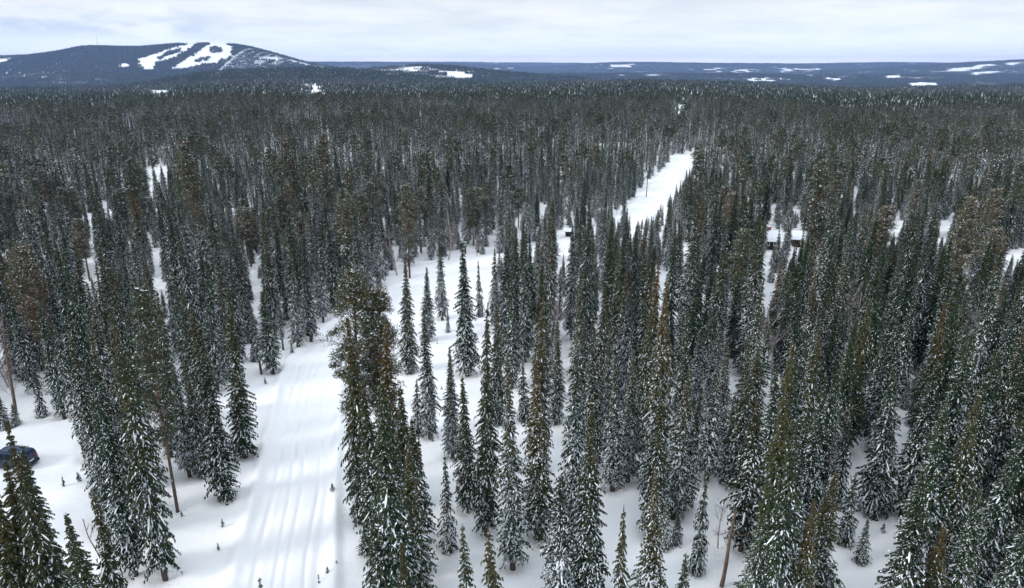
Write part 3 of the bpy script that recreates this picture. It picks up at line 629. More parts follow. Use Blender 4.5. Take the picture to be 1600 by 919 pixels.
zt = terrain(gx, gy); bpx, bpy_, f_ = proj(gx, gy, zt)
keep = ~((bpy_ > 612) & (bpx < 1150) & (bpx > -40))
keep &= ~((bpy_ > 930) & (bpx < 1640))
keep &= ~((bpx > 505) & (bpx < 790) & (bpy_ > 520))
for p in OPEN: keep &= ~in_poly(bpx, bpy_, p)
keep &= np.abs(path_dist(gx, gy, ROADS)) > 4.6
keep &= (fbm(gx / 17 + 3, gy / 17, 3) < .42) | (bpx > 1150)      # small glades
keep &= rng.random(len(gx)) < np.where(bpx > 1120, .97, .9)
gx, gy, zt, bpx, bpy_, small = gx[keep], gy[keep], zt[keep], bpx[keep], bpy_[keep], small[keep]
dens_p = fbm(gx / 45 + 40, gy / 45, 3)
n_drop = 0
for x, y, z, px, py, sm in zip(gx, gy, zt, bpx, bpy_, small):
    if py > 380 and (np.hypot(HX[:, 0] - x, HX[:, 1] - y)).min() < (2.6 if not sm else 1.8): continue
    r = math.hypot(x, y); q = rng.random()
    pinep = .018 + .08 * max(0, vnoise(np.array([x / 45.]), np.array([y / 45. + 7]))[0] - .1) + (.03 if r > 130 else 0)
    if q < pinep: kind = 'pine'; H = rng.uniform(13, 18.5); Rm = rng.uniform(1.7, 2.4)
    elif q < pinep + .06: kind = 'birch'; H = rng.uniform(5, 9.5); Rm = 1.4
    else:
        kind = 'spruce'; H = min(20.5, max(5.0, rng.normal(13.4, 3.4))); Rm = (.46 + .046 * H) * rng.uniform(.82, 1.25)
    if sm: kind = 'spruce' if q > .12 else 'birch'; H = rng.uniform(3.2, 8.5); Rm = (.5 + .07 * H) * rng.uniform(.85, 1.2)
    shr = 1 - .30 * min(1, max(0, (r - 85) / 60)); H *= shr; Rm *= .75 + .25 * shr + .12 * min(1, r / 400)
    if kind == 'spruce' and px > 1130 and r < 150: Rm *= 1.08
    if kind == 'pine' and r < 95 and px < 1250: kind = 'spruce'; Rm = 1.3
    if len(WIN) and blocked(x, y, z, H, Rm):
        ok = False
        for sc in (.8, .65, .5, .36, .25):
            if not blocked(x, y, z, H * sc, Rm * max(sc, .6)): kind = 'spruce'; H *= sc; Rm *= max(sc, .6); ok = True; break
        if not ok: n_drop += 1; continue
    t = dict(kind=kind, x=x, y=y, z=z - .08, H=H, R=Rm, rot=rng.uniform(0, 6.28), hand=False)
    if kind == 'spruce':
        snow = float(np.clip(.52 + .26 * vnoise(np.array([x / 90]), np.array([y / 90]))[0] + .2 * vnoise(np.array([x / 24]), np.array([y / 24 + 9]))[0] + rng.normal(0, .24) + (.32 if sm or H < 10 else 0), .12, .98)); brown = float(np.clip(rng.beta(1.0, 3.6), 0, 1))
        cls = 'short' if H < 8 else ('slim' if rng.random() < .06 else ('wide' if Rm > 1.62 and r < 110 else 'tall'))
        t['cls'] = cls; t['var'] = pick_spruce(cls, H, snow, brown)
    else: t['var'] = int(rng.integers(0, 3))
    trees.append(t)
# z of anything near the road follows the shaped ground
for t in trees:
    t['px'], t['py'], t['f'] = proj(t['x'], t['y'], t['z']); t['tx'], t['ty'], _ = proj(t['x'], t['y'], t['z'] + t['H'])
    t['view'] = (-25 < t['px'] < 1625 or -10 < t['tx'] < 1610) and t['ty'] < 925 and t['py'] > 0
    t['size'] = t['H'] * t['R'] / t['f'] ** 2
print('trees', len(trees), 'dropped for sight lines', n_drop)
ind = []
for kind, n in (('spruce', 298), ('pine', 60), ('birch', 26)):
    l = sorted([t for t in trees if t['kind'] == kind and t['view']], key=lambda t: -(t['size'] + (1 if t['hand'] else 0)))
    ind += l[:n]
ids = set(id(t) for t in ind)
rest = [t for t in trees if id(t) not in ids]

# litter (needles, twigs) on the snow close under the near trees
GV, GF, GX_, GY_ = build_ground()
lit = np.zeros(len(GX_)); well = np.zeros(len(GX_))
nearv = np.where((np.hypot(GX_, GY_) < 135) & (GY_ > 20))[0]
from mathutils import kdtree
kd = kdtree.KDTree(len(nearv))
for i, v in enumerate(nearv): kd.insert((GX_[v], GY_[v], 0), i)
kd.balance()
for t in trees:
    if math.hypot(t['x'], t['y']) < 130 and t['H'] > 3:
        for co, i, d in kd.find_range((t['x'], t['y'], 0), t['R'] * 2.0):
            v = nearv[i]; k = max(0, 1 - (d / (t['R'] * 1.5)) ** 2)
            lit[v] = max(lit[v], k); well[v] = max(well[v], .38 * math.exp(-(d / (t['R'] * .8)) ** 2))
GV[:, 2] -= well
ground = bpy.data.objects.new('ground', make_mesh('ground', GV, GF, [M_SNOW], attrs={'litter': lit}, smooth=True)); C.objects.link(ground)
tag(ground, 'rolling snow-covered ground with the rutted snow road', kind='structure')

# ------------------------------------------------------------------ labels
MARKS = [('the navy van', 40, 720), ('the broken dead trunk', 1128, 905), ('the bend of the snow road', 480, 545), ('the tall roadside pines', 590, 750),
         ('the upper snow clearing', 700, 450), ('the central snowy strip', 705, 790), ('the far road stretch', 1020, 330),
         ('the chimneyed cabin', 1204, 385), ('the dark hut', 888, 368), ('the lower right glade', 1330, 820), ('the roadside sapling', 520, 768),
         ('the left road bank', 385, 715), ('the road foreground', 440, 919), ('the centre glade', 985, 800), ('the lower right corner', 1590, 900),
         ('the lower left corner', 20, 900), ('the right edge', 1590, 560), ('the left edge', 10, 480), ('the left snow gap', 247, 440),
         ('the thin central snow gap', 1140, 610), ("the photo's centre", 830, 560)]
MARKS = [(n, *G(px, py)) for n, px, py in MARKS]
def look(t):
    H = t['H']
    if t['kind'] == 'spruce':
        v = SPRUCE[t['var']]
        a = 'towering' if H > 18.5 else 'tall' if H > 14.5 else 'mid-height' if H > 10.5 else 'low' if H > 5 else 'waist-high' if H < 2.3 else 'small young'
        wd = 'broad' if t['R'] > 1.75 else 'slim' if t['R'] < 1.12 else ''
        s = 'snow-laden' if v['snow'] > .68 else 'snow-speckled' if v['snow'] > .42 else 'lightly snowed'
        b = 'brown-topped' if v['brown'] > .6 else 'olive' if v['brown'] > .33 else 'dark green'
        if H < 2.3: return f"{a} {s} spruce sapling"
        return ' '.join(x for x in (a, wd, s, b, 'spruce') if x)
    if t['kind'] == 'pine':
        return ('tall ' if H > 16 else 'mid-height ') + ('rusty brown' if t['var'] == 2 else 'olive green' if t['var'] == 1 else 'brownish green') + ' bushy pine'
    return ('tall' if H > 8 else 'small') + ' bare twiggy birch'
ORD = ['', 'second', 'third', 'fourth', 'fifth', 'sixth', 'seventh', 'eighth', 'ninth', 'tenth', 'eleventh', 'twelfth']
def short_look(s): return s.split()[-1]
buckets = {}
for t in ind:
    bst = min(MARKS, key=lambda m: math.hypot(m[1] - t['x'], m[2] - t['y']) - (0 if not m[0].startswith('the photo') else -2))
    dx, dy = t['x'] - bst[1], t['y'] - bst[2]
    if math.hypot(dx, dy) < 2.2: side = 'close beside'
    elif abs(dx) > abs(dy): side = 'right of' if dx > 0 else 'left of'
    else: side = 'behind' if dy > 0 else 'in front of'
    if side != 'close beside' and ('corner' in bst[0] or 'edge' in bst[0]): side = {'left of': 'near', 'right of': 'near', 'behind': 'behind', 'in front of': 'before'}[side]
    if bst[0].startswith('the photo') and side == 'close beside': side = 'near'
    buckets.setdefault((look(t), side + ' ' + bst[0]), []).append((math.hypot(dx, dy), t))
for (lk, where), l in buckets.items():
    l.sort(key=lambda q: q[0])
    for i, (d, t) in enumerate(l):
        t['label'] = f"{lk} {where}" + ('' if len(l) == 1 else ', the nearest' if i == 0 else f', {ORD[min(i, 11)]} nearest')
assert len(set(t['label'] for t in ind)) > len(ind) - 3

# ------------------------------------------------------------------ individual trees
GROUPS = {'spruce': 'spruces of the near wood', 'pine': 'pines among the spruces', 'birch': 'bare birches among the spruces'}
for t in sorted(ind, key=lambda t: t['f']):
    k = t['kind']
    if k == 'birch':
        e = bpy.data.objects.new('bare_birch', BIRCH[t['var']]); s = t['H'] / 8; e.scale = (s * 1.05, s * 1.05, s)
    else:
        lib = SPRUCE if k == 'spruce' else PINES; v = lib[t['var']]
        e = bpy.data.objects.new('spruce_sapling' if t['H'] < 2.3 else k + '_tree', None); e.empty_display_size = .5
        sx_ = t['R'] / v['R']; e.scale = (sx_, sx_, t['H'] / v['H'])
        for part in ('crown', 'trunk'):
            o = bpy.data.objects.new(part, v[part]); C.objects.link(o); o.parent = e
    C.objects.link(e); e.location = (t['x'], t['y'], t['z']); e.rotation_euler = (rng.normal(0, .02), rng.normal(0, .02), t['rot'])
    tag(e, t['label'], 'sapling' if t['H'] < 2.3 else 'tree', GROUPS[k])

# ------------------------------------------------------------------ the forest beyond: one mass of instanced trees and clumps
src = bpy.data.collections.new('forest_sources')
n_src = 0
def source(me):
    global n_src
    o = bpy.data.objects.new('forest_source_%03d' % n_src, me); src.objects.link(o); n_src += 1; return n_src - 1
def joined(a, b, mats_b_slot):
    """crown + trunk in one mesh for the mass"""
    bm = bmesh.new(); bm.from_mesh(a); n = len(bm.faces); bm.from_mesh(b); bm.faces.ensure_lookup_table()
    for f in bm.faces[n:]: f.material_index = 2
    me = bpy.data.meshes.new('forest_tree'); bm.to_mesh(me); bm.free()
    for m in a.materials: me.materials.append(m)
    return me
near_src = {i: source(joined(v['crown'], v['trunk'], 2)) for i, v in enumerate(SPRUCE) if i < N_SHORT or i >= N_SAP}
mid_s = []
sd = 900
for snow in (.3, .5, .7, .92):
    for brown in (.03, .22, .5):
        sd += 1; rg = np.random.default_rng(sd); g = Geo(); H = 15
        spruce_crown(g, rg, H, 1.35, .6, snow, brown, dz=.5, nb=7, K=3, lod=1, taper=rg.uniform(.65, .95), ragged=.3); spruce_trunk(g, rg, H, 2, sides=4)
        mid_s.append((snow, brown, source(g.build('forest_tree', FM))))
mid_p = []
for i in range(3):
    rg = np.random.default_rng(950 + i); g = Geo(); pine_crown(g, rg, 16, 2.2, 7.5, .35, (.2, .05, .4)[i], tufts=60, per=16, lod=1); spruce_trunk(g, rg, 16, 2, r0=.2, sides=4)
    mid_p.append(source(g.build('forest_tree', PM)))
mid_b = []
for i in range(3):
    rg = np.random.default_rng(970 + i); g = Geo(); birch(g, rg, 8, 0, lod=1, dens=1.3); mid_b.append(source(g.build('forest_tree', [M_TWIG])))

def low_trees(g, rg, P, H, Rr, nbl, snow, brown):
    n = len(P)
    for k in range(nbl):
        u = (k + rg.random(n)) / nbl; a = rg.uniform(0, 6.28, n) ; r = Rr * np.minimum(1, (1 - u) / .65) * rg.uniform(.75, 1.2, n) + .15
        z = P[:, 2] + H * (u * .94 + .05); seg = H / nbl * 1.5
        d = np.stack([np.cos(a), np.sin(a), 0 * a], 1) * r[:, None]; tn = np.stack([-np.sin(a), np.cos(a), 0 * a], 1) * (r * .95)[:, None]
        base = np.stack([P[:, 0], P[:, 1], z], 1)
        up = np.stack([0 * a, 0 * a, seg * .75], 1)
        q = np.stack([base + up - d * .25, base + d + tn - up * .45, base + d - tn - up * .6], 1)
        fr = (rg.random(n) < snow) * rg.uniform(.35, 1, n)
        g.tris(q, 0, np.clip(brown * rg.uniform(.6, 1.2, n), 0, 1), fr)
        # opposite side so each layer closes
        q = np.stack([base + up + d * .25, base - d - tn * .9 - up * .6, base - d + tn * .9 - up * .45], 1)
        g.tris(q, 0, np.clip(brown * rg.uniform(.6, 1.2, n), 0, 1), (rg.random(n) < snow) * rg.uniform(.35, 1, n))
def tile(size, n, nbl, seed, snow=.035):
    rg = np.random.default_rng(seed); g = Geo()
    P = np.concatenate([rg.uniform(-size / 2, size / 2, (n, 2)) * 1.04, np.full((n, 1), -1.0)], 1)
    H = np.clip(rg.normal(9.8, 2.4, n), 4, 15); br = np.clip(rg.beta(1.1, 4, n), 0, 1)
    low_trees(g, rg, P, H, (.6 + .05 * H) * rg.uniform(.9, 1.3, n) * (1.0 if size < 30 else 1.25 if size < 60 else 1.7), nbl, snow, br)
    return source(g.build('forest_clump', FM))
tA = [tile(24, 48, 7, 1000 + i, .13) for i in range(5)]
tF = [tile(24, 56, 7, 1120 + i, .03) for i in range(3)]
t12 = [tile(12, 14, 6, 1100 + i, .02) for i in range(4)]
tA2 = [tile(24, 12, 8, 1020 + i) for i in range(3)]
tB = [tile(42, 105, 5, 1040 + i) for i in range(5)]
tB2 = [tile(42, 24, 5, 1060 + i, .3) for i in range(3)]
tC = [tile(95, 260, 3, 1080 + i) for i in range(4)]

I_pos, I_idx, I_rot, I_scl = [], [], [], []
for t in rest:
    if t['H'] < 2.3 and t['kind'] == 'spruce': continue
    r = math.hypot(t['x'], t['y'])
    if t['kind'] == 'spruce':
        if r < 230: v = SPRUCE[t['var']]; i = near_src[t['var']]; sxy = t['R'] / v['R']; sz = t['H'] / v['H']
        else:
            v = SPRUCE[t['var']]; i = min(mid_s, key=lambda m: abs(m[0] - v['snow']) + abs(m[1] - v['brown']) * .8 + rng.random() * .2)[2]; sxy = t['R'] / 1.35; sz = t['H'] / 15
    elif t['kind'] == 'pine': i = mid_p[t['var']]; sxy = t['R'] / 2.2; sz = t['H'] / 16
    else: i = mid_b[t['var']]; sxy = sz = t['H'] / 8
    I_pos.append((t['x'], t['y'], t['z'])); I_idx.append(i); I_rot.append(t['rot']); I_scl.append((sxy, sxy, sz))

Z = lambda pts, s=3.064, ox=0, oy=0: [(ox + a / s, oy + b / s) for a, b in pts]
CLEAR = [  # openings on the far slopes: outline in photograph pixels, share of clumps left standing
 (Z([(662, 285), (735, 262), (850, 222), (915, 203), (935, 210), (890, 245), (840, 268), (765, 292), (742, 300), (738, 328), (690, 326)]), 0),
 (Z([(835, 325), (880, 288), (935, 250), (985, 213), (1020, 201), (1100, 208), (1110, 245), (1092, 272), (1010, 297), (900, 318)]), 0),
 (Z([(745, 300), (880, 245), (950, 205), (985, 205), (900, 262), (800, 305)]), .85),
 (Z([(400, 215), (440, 208), (500, 220), (490, 238), (420, 235)]), .8), (Z([(570, 308), (620, 308), (620, 318), (575, 318)]), 0), (Z([(30, 335), (105, 335), (105, 368), (30, 362)]), .8),
 (Z([(190, 340), (330, 345), (330, 372), (200, 380)]), .7), (Z([(695, 428), (820, 430), (860, 448), (720, 450)]), .05), (Z([(1415, 405), (1530, 412), (1532, 440), (1440, 428)]), .15),
 (Z([(1100, 205), (1180, 210), (1210, 235), (1120, 225)]), .8),
 (Z([(215, 288), (330, 295), (330, 312), (220, 312)], 3.064, 400, 40), .1), (Z([(910, 222), (1010, 222), (1018, 244), (925, 240)], 3.064, 400, 40), .1), (Z([(740, 198), (815, 200), (815, 210), (740, 210)], 3.064, 400, 40), .2), (Z([(640, 290), (800, 290), (800, 318), (650, 318)], 3.064, 400, 40), .55),
 (Z([(480, 188), (575, 185), (570, 197), (480, 197)], 3.064, 800, 40), .1), (Z([(405, 268), (510, 268), (505, 278), (410, 278)], 3.064, 800, 40), .3),
 (Z([(920, 205), (980, 205), (1000, 228), (925, 225)], 3.064, 800, 40), .4), (Z([(1060, 212), (1165, 208), (1190, 232), (1060, 230)], 3.064, 800, 40), .4), (Z([(1285, 205), (1455, 205), (1460, 235), (1290, 235)], 3.064, 800, 40), .4), (Z([(1130, 250), (1320, 250), (1320, 264), (1135, 264)], 3.064, 800, 40), .2),
 (Z([(865, 240), (930, 238), (935, 250), (870, 250)], 3.064, 1100, 40), 0), (Z([(1130, 218), (1240, 200), (1380, 186), (1385, 192), (1260, 210), (1150, 220)], 3.064, 1100, 40), 0), (Z([(1280, 228), (1400, 218), (1405, 226), (1285, 238)], 3.064, 1100, 40), 0), (Z([(1430, 185), (1495, 177), (1495, 184), (1435, 193)], 3.064, 1100, 40), 0),
 (Z([(960, 272), (1130, 274), (1130, 284), (970, 283)], 3.064, 1100, 40), 0), (Z([(590, 290), (1090, 292), (1090, 325), (720, 322), (600, 300)], 3.064, 1100, 40), .42), (Z([(945, 384), (1035, 386), (1030, 400), (950, 400)], 3.064, 1100, 40), .1), (Z([(1310, 374), (1390, 374), (1385, 382), (1312, 382)], 3.064, 1100, 40), .1),
 ([(1290, 121), (1312, 121), (1312, 125), (1290, 125)], .1),
]
ISLES = [Z([(1005, 230), (1030, 222), (1055, 228), (1058, 248), (1030, 258), (1005, 250)]), Z([(930, 295), (960, 278), (1015, 268), (1010, 282), (960, 302)]), Z([(755, 280), (800, 250), (865, 235), (860, 250), (800, 268), (760, 290)]), Z([(745, 325), (745, 300), (830, 285), (930, 225), (975, 208), (1000, 210), (900, 275), (830, 322)])]
for p in [[(1003, 236), (1062, 236), (1058, 251), (1010, 249)], [(940, 291), (1010, 275), (1000, 284), (945, 296)]]: pass
def far_tiles(step, r0, r1, region=None, exclude=None, full=None, thin=None, hs=1.0):
    xs, ys = np.meshgrid(np.arange(-r1, r1, step), np.arange(60, r1, step)); xs = xs.ravel(); ys = ys.ravel()
    r = np.hypot(xs, ys); m = (r > r0) & (r < r1) & (np.abs(xs) < ys * .80 + 120); xs, ys = xs[m], ys[m]
    xs = xs + rng.uniform(-.1, .1, len(xs)) * step; ys = ys + rng.uniform(-.1, .1, len(ys)) * step
    z = terrain(xs, ys, False); px, py, f = proj(xs, ys, z); _, ty, _ = proj(xs, ys, z + 12)
    if region is not None: m = region(xs, ys); xs, ys, z, px, py, ty, f = (q[m] for q in (xs, ys, z, px, py, ty, f))
    if exclude is not None: m = ~exclude(xs, ys); xs, ys, z, px, py, ty, f = (q[m] for q in (xs, ys, z, px, py, ty, f))
    keep = np.ones(len(xs)); 
    hw = step * .35 * 1100 / f
    jx = rng.normal(0, 2.6, len(xs))
    isl = np.zeros(len(xs), bool)
    for poly in ISLES: isl |= in_poly(px, py, poly)
    for poly, share in CLEAR:
        ins = np.zeros(len(xs), bool)
        for yy in (py, (py + ty) / 2, ty + .5):
            for ox in (-1, 0, 1): ins |= in_poly(px + ox * hw * .6 + 7 * fbm(xs / 90, ys / 260, 3) + jx, yy + 2.2 * fbm(xs / 120 + 50, ys / 300, 3), poly)
        keep = np.where(ins & ~isl, np.minimum(keep, share), keep)
    op = fbm(xs / 260 + 11, ys / 260, 3)                       # bogs and thin birch patches
    keep = np.where((op > .50) & (keep == 1), .35, keep)
    dr = path_dist(xs, ys, ROADS) if r0 < 900 else np.full(len(xs), 99.)
    ok = (rng.random(len(xs)) < keep) & (np.abs(dr) > 14)
    th = (op > .36) & (rng.random(len(xs)) < .6) if thin else np.zeros(len(xs), bool)
    for x, y, zz_, tf in zip(xs[ok], ys[ok], z[ok], th[ok]):
        I_pos.append((x, y, zz_)); I_idx.append(int(rng.choice(thin if tf else full))); I_rot.append(rng.integers(0, 4) * math.pi / 2)
        s = 1 + rng.uniform(-.02, .05); I_scl.append((s, s, hs * rng.uniform(.85, 1.15)))
ski = lambda x, y: (y > 4050) & (y < 5350) & (x > -3200) & (x < -1750)
far_tiles(24, 655, 2300, full=tA, thin=tA2)
ski2 = lambda x, y: ski(x, y) & (x > -2750) & (x < -1900) & (y > 4250)
far_tiles(24, 4000, 6200, region=lambda x, y: ski(x, y) & ~ski2(x, y), full=tF, thin=tF, hs=1.2)
far_tiles(12, 4000, 6200, region=ski2, full=t12, thin=t12, hs=1.05)
far_tiles(42, 2290, 6500, exclude=ski, full=tB, thin=tB2)
far_tiles(95, 6480, 15500, full=tC, thin=None)
print('instances', len(I_pos))
me = bpy.data.meshes.new('forest'); me.vertices.add(len(I_pos)); me.vertices.foreach_set('co', np.array(I_pos, np.float32).ravel())
a = me.attributes.new('src', 'INT', 'POINT'); a.data.foreach_set('value', np.array(I_idx, np.int32))
a = me.attributes.new('rot', 'FLOAT_VECTOR', 'POINT'); a.data.foreach_set('vector', np.stack([np.zeros(len(I_rot)), np.zeros(len(I_rot)), I_rot], 1).astype(np.float32).ravel())
a = me.attributes.new('scl', 'FLOAT_VECTOR', 'POINT'); a.data.foreach_set('vector', np.array(I_scl, np.float32).ravel())
forest = bpy.data.objects.new('forest', me); C.objects.link(forest)
tag(forest, 'dense snow-dusted spruce forest running back over the far hills', 'forest', kind='stuff')
ng = bpy.data.node_groups.new('forest', 'GeometryNodeTree')
ng.interface.new_socket('Geometry', in_out='INPUT', socket_type='NodeSocketGeometry'); ng.interface.new_socket('Geometry', in_out='OUTPUT', socket_type='NodeSocketGeometry')
gi, go = ng.nodes.new('NodeGroupInput'), ng.nodes.new('NodeGroupOutput')
iop = ng.nodes.new('GeometryNodeInstanceOnPoints'); ci = ng.nodes.new('GeometryNodeCollectionInfo')
ci.inputs['Collection'].default_value = src; ci.inputs['Separate Children'].default_value = True; ci.inputs['Reset Children'].default_value = True
def named(nm, dt):
    n = ng.nodes.new('GeometryNodeInputNamedAttribute'); n.data_type = dt; n.inputs['Name'].default_value = nm; return [o for o in n.outputs if o.enabled][0]
iop.inputs['Pick Instance'].default_value = True
ng.links.new(gi.outputs[0], iop.inputs['Points']); ng.links.new(ci.outputs[0], iop.inputs['Instance'])
ng.links.new(named('src', 'INT'), iop.inputs['Instance Index'])
e2r = ng.nodes.new('FunctionNodeEulerToRotation'); ng.links.new(named('rot', 'FLOAT_VECTOR'), e2r.inputs[0]); ng.links.new(e2r.outputs[0], iop.inputs['Rotation'])
ng.links.new(named('scl', 'FLOAT_VECTOR'), iop.inputs['Scale'])
ng.links.new(iop.outputs[0], go.inputs[0])
forest.modifiers.new('forest', 'NODES').node_group = ng

# ------------------------------------------------------------------ made things
def mesh_obj(name, bm, m, parent=None, bevel=0, smooth=False, loc=None):
    me = bpy.data.meshes.new(name)
    if smooth:
        for f in bm.faces: f.smooth = True
    bmesh.ops.recalc_face_normals(bm, faces=bm.faces); bm.to_mesh(me); bm.free()
    for q in (m if isinstance(m, list) else [m]): me.materials.append(q)
    o = bpy.data.objects.new(name, me); C.objects.link(o)
    if parent: o.parent = parent
    if loc: o.location = loc
    if bevel:
        b_ = o.modifiers.new('bevel', 'BEVEL'); b_.width = bevel; b_.segments = 2
    return o
def box(bm, x0, x1, y0, y1, z0, z1, mi=0):
    v = [bm.verts.new((x, y, z)) for z in (z0, z1) for x, y in ((x0, y0), (x1, y0), (x1, y1), (x0, y1))]
    for f in ((0, 1, 2, 3), (4, 5, 6, 7), (0, 1, 5, 4), (1, 2, 6, 5), (2, 3, 7, 6), (3, 0, 4, 7)):
        bm.faces.new([v[i] for i in f]).material_index = mi
def empty(name, loc, rz=0):
    e = bpy.data.objects.new(name, None); C.objects.link(e); e.location = loc; e.rotation_euler = (0, 0, rz); return e

M_PAINT = plain('blue_car_paint', (.016, .032, .085), .28, .5, .25, var=.06)
M_GLASS = plain('dark_glass', (.018, .022, .03), .06, .6, 0, var=.1)
M_RUBBER = plain('rubber', (.02, .02, .022), .8, .2)
M_ALU = plain('grey_metal', (.35, .36, .38), .4, .5, .8)
M_TAIL = plain('red_lens', (.35, .02, .02), .2, .5)
M_BLK = plain('black_trim', (.03, .03, .034), .6, .3)
M_PLATE = plain('plate_white', (.75, .75, .73), .5, .3, var=.03)
M_ROOFSNOW = plain('roof_snow', (.84, .87, .91), .8, .2, var=.03, scale=2)

def loft(bm, secs):
    rings = [[bm.verts.new(p) for p in s] for s in secs]
    for a_, b_ in zip(rings, rings[1:]):
        for i in range(len(a_)): bm.faces.new((a_[i], a_[(i + 1) % len(a_)], b_[(i + 1) % len(a_)], b_[i]))
    bm.faces.new(rings[0]); bm.faces.new(rings[-1][::-1])
def van():
    """long-roofed family van: local +X is the front, length 4.5 m"""
    vx, vy = -47.35, 58.35
    e = empty('parked_van', (vx, vy, near_z(vx, vy) - .06), R_(172))
    tag(e, 'dark navy blue family van with frosted roof parked in the snow at the left', 'van')
    # cross sections along x: (x, half width at sill, belt z, roof z, half width at roof)
    prof = [(-2.25, .80, .92, 1.00, .74), (-2.22, .86, .98, 1.42, .72), (-2.10, .88, .99, 1.66, .68), (-1.9, .89, 1.0, 1.75, .66), (-1.0, .90, 1.0, 1.79, .67), (0.0, .90, .98, 1.78, .67), (.55, .90, .97, 1.70, .66), (.95, .90, .96, 1.42, .68), (1.32, .89, .96, 1.06, .74), (1.7, .88, .90, .97, .74), (2.05, .84, .80, .86, .70), (2.2, .74, .66, .72, .62)]
    secs = []
    for x, hw, belt, roof, rw in prof:
        secs.append([(x, -hw * .95, .24), (x, -hw, .42), (x, -hw * 1.0, .70 if belt > .8 else belt * .85), (x, -hw * .97, belt), (x, -rw - .03, max(roof - .07, belt + .01)), (x, -rw + .10, max(roof, belt + .02)), (x, 0, max(roof + .03, belt + .04)),
                     (x, rw - .10, max(roof, belt + .02)), (x, rw + .03, max(roof - .07, belt + .01)), (x, hw * .97, belt), (x, hw, .70 if belt > .8 else belt * .85), (x, hw, .42), (x, hw * .95, .24)])
    bm = bmesh.new(); loft(bm, secs); body = mesh_obj('body', bm, M_PAINT, e, smooth=False, bevel=.02)
    def side_pt(x, t, s):      # point on the glasshouse side between belt (0) and roof edge (1), 6 mm proud
        xs = [p[0] for p in prof]; g_ = lambda k: float(np.interp(x, xs, [p[k] for p in prof]))
        hw, belt, roof, rw = g_(1), g_(2), g_(3), g_(4)
        a_ = np.array([hw * .97, belt]); b_ = np.array([rw + .03, max(roof - .07, belt + .01)]); p = a_ + (b_ - a_) * t; return (x, s * (p[0] + .008), p[1])
    for s in (-1, 1):
        for nm, x0, x1, x2, x3 in (('window', -2.02, -1.25, -1.98, -1.27), ('window', -1.13, -.28, -1.12, -.30), ('window', -.16, .98, -.16, .62)):
            bm = bmesh.new(); n = 6; lo = [bm.verts.new(side_pt(x0 + (x1 - x0) * i / n, .10, s)) for i in range(n + 1)]; hi = [bm.verts.new(side_pt(x2 + (x3 - x2) * i / n, .88, s)) for i in range(n + 1)]
            for i in range(n): bm.faces.new((lo[i], lo[i + 1], hi[i + 1], hi[i]))
            w_ = mesh_obj(nm, bm, M_GLASS, e); m_ = w_.modifiers.new('t', 'SOLIDIFY'); m_.thickness = .012; m_.offset = 0
        for x in (-1.40, 1.38):
            a_ = np.arange(20) / 20 * 2 * math.pi
            t_ = bmesh.new(); pf = [(.33, .0), (.345, .04), (.345, .16), (.33, .20), (.21, .21), (.21, .0)]
            rings = [[t_.verts.new((x + r * math.cos(q), s * (.74 + d), .33 + r * math.sin(q))) for q in a_] for r, d in pf]
            for i in range(6):
                for j in range(20): t_.faces.new((rings[i][j], rings[i][(j + 1) % 20], rings[(i + 1) % 6][(j + 1) % 20], rings[(i + 1) % 6][j]))
            wh = empty('wheel', (0, 0, 0)); wh.parent = e; mesh_obj('tyre', t_, M_RUBBER, wh, smooth=True)
            t_ = bmesh.new(); bmesh.ops.create_cone(t_, cap_ends=True, segments=20, radius1=.205, radius2=.19, depth=.12)
            for v in t_.verts: v.co = Vector((x + v.co.x, s * (.87 + v.co.z), .33 + v.co.y))
            mesh_obj('rim', t_, M_ALU, wh)
        bm = bmesh.new(); box(bm, -2.285, -2.2, s * .66 - .09, s * .66 + .09, .80, 1.25); mesh_obj('tail_light', bm, M_TAIL, e, bevel=.02)
        bm = bmesh.new(); box(bm, 1.98, 2.17, s * .62 - .13, s * .62 + .13, .60, .76); mesh_obj('headlight', bm, M_ALU, e, bevel=.03)
        bm = bmesh.new(); box(bm, .78, .90, s * 1.0 - .10, s * 1.0 + .10, 1.0, 1.16); mesh_obj('side_mirror', bm, M_PAINT, e, bevel=.03)
        bm = bmesh.new(); box(bm, -1.7, .2, s * .60 - .02, s * .60 + .02, 1.80, 1.85); mesh_obj('roof_rail', bm, M_BLK, e, bevel=.01)
        bm = bmesh.new()
        for hx in (-1.02, .0): box(bm, hx, hx + .16, s * .905 - .02, s * .905 + .02, .86, .89)
        mesh_obj('door_handle', bm, M_BLK, e)
    bm = bmesh.new(); v = [bm.verts.new(p) for p in ((-2.262, -.60, 1.04), (-2.262, .60, 1.04), (-2.165, .56, 1.60), (-2.165, -.56, 1.60))]; bm.faces.new(v)
    r = bmesh.ops.extrude_face_region(bm, geom=bm.faces[:]); [setattr(q, 'co', q.co + Vector((.03, 0, 0))) for q in r['geom'] if isinstance(q, bmesh.types.BMVert)]
    mesh_obj('rear_window', bm, M_GLASS, e)
    bm = bmesh.new(); v = [bm.verts.new(p) for p in ((1.29, -.68, 1.10), (1.29, .68, 1.10), (.62, .60, 1.70), (.62, -.60, 1.70))]; bm.faces.new(v)
    r = bmesh.ops.extrude_face_region(bm, geom=bm.faces[:]); [setattr(q, 'co', q.co + Vector((.015, 0, .02))) for q in r['geom'] if isinstance(q, bmesh.types.BMVert)]
    mesh_obj('windscreen', bm, M_GLASS, e)
    bm = bmesh.new(); box(bm, -2.36, -2.2, -.84, .84, .34, .58); mesh_obj('bumper', bm, M_BLK, e, bevel=.04)
    bm = bmesh.new(); box(bm, 2.12, 2.28, -.72, .72, .32, .54); mesh_obj('bumper', bm, M_PAINT, e, bevel=.04)
    bm = bmesh.new(); box(bm, -2.29, -2.262, -.26, .26, .70, .81); mesh_obj('number_plate', bm, M_PLATE, e)
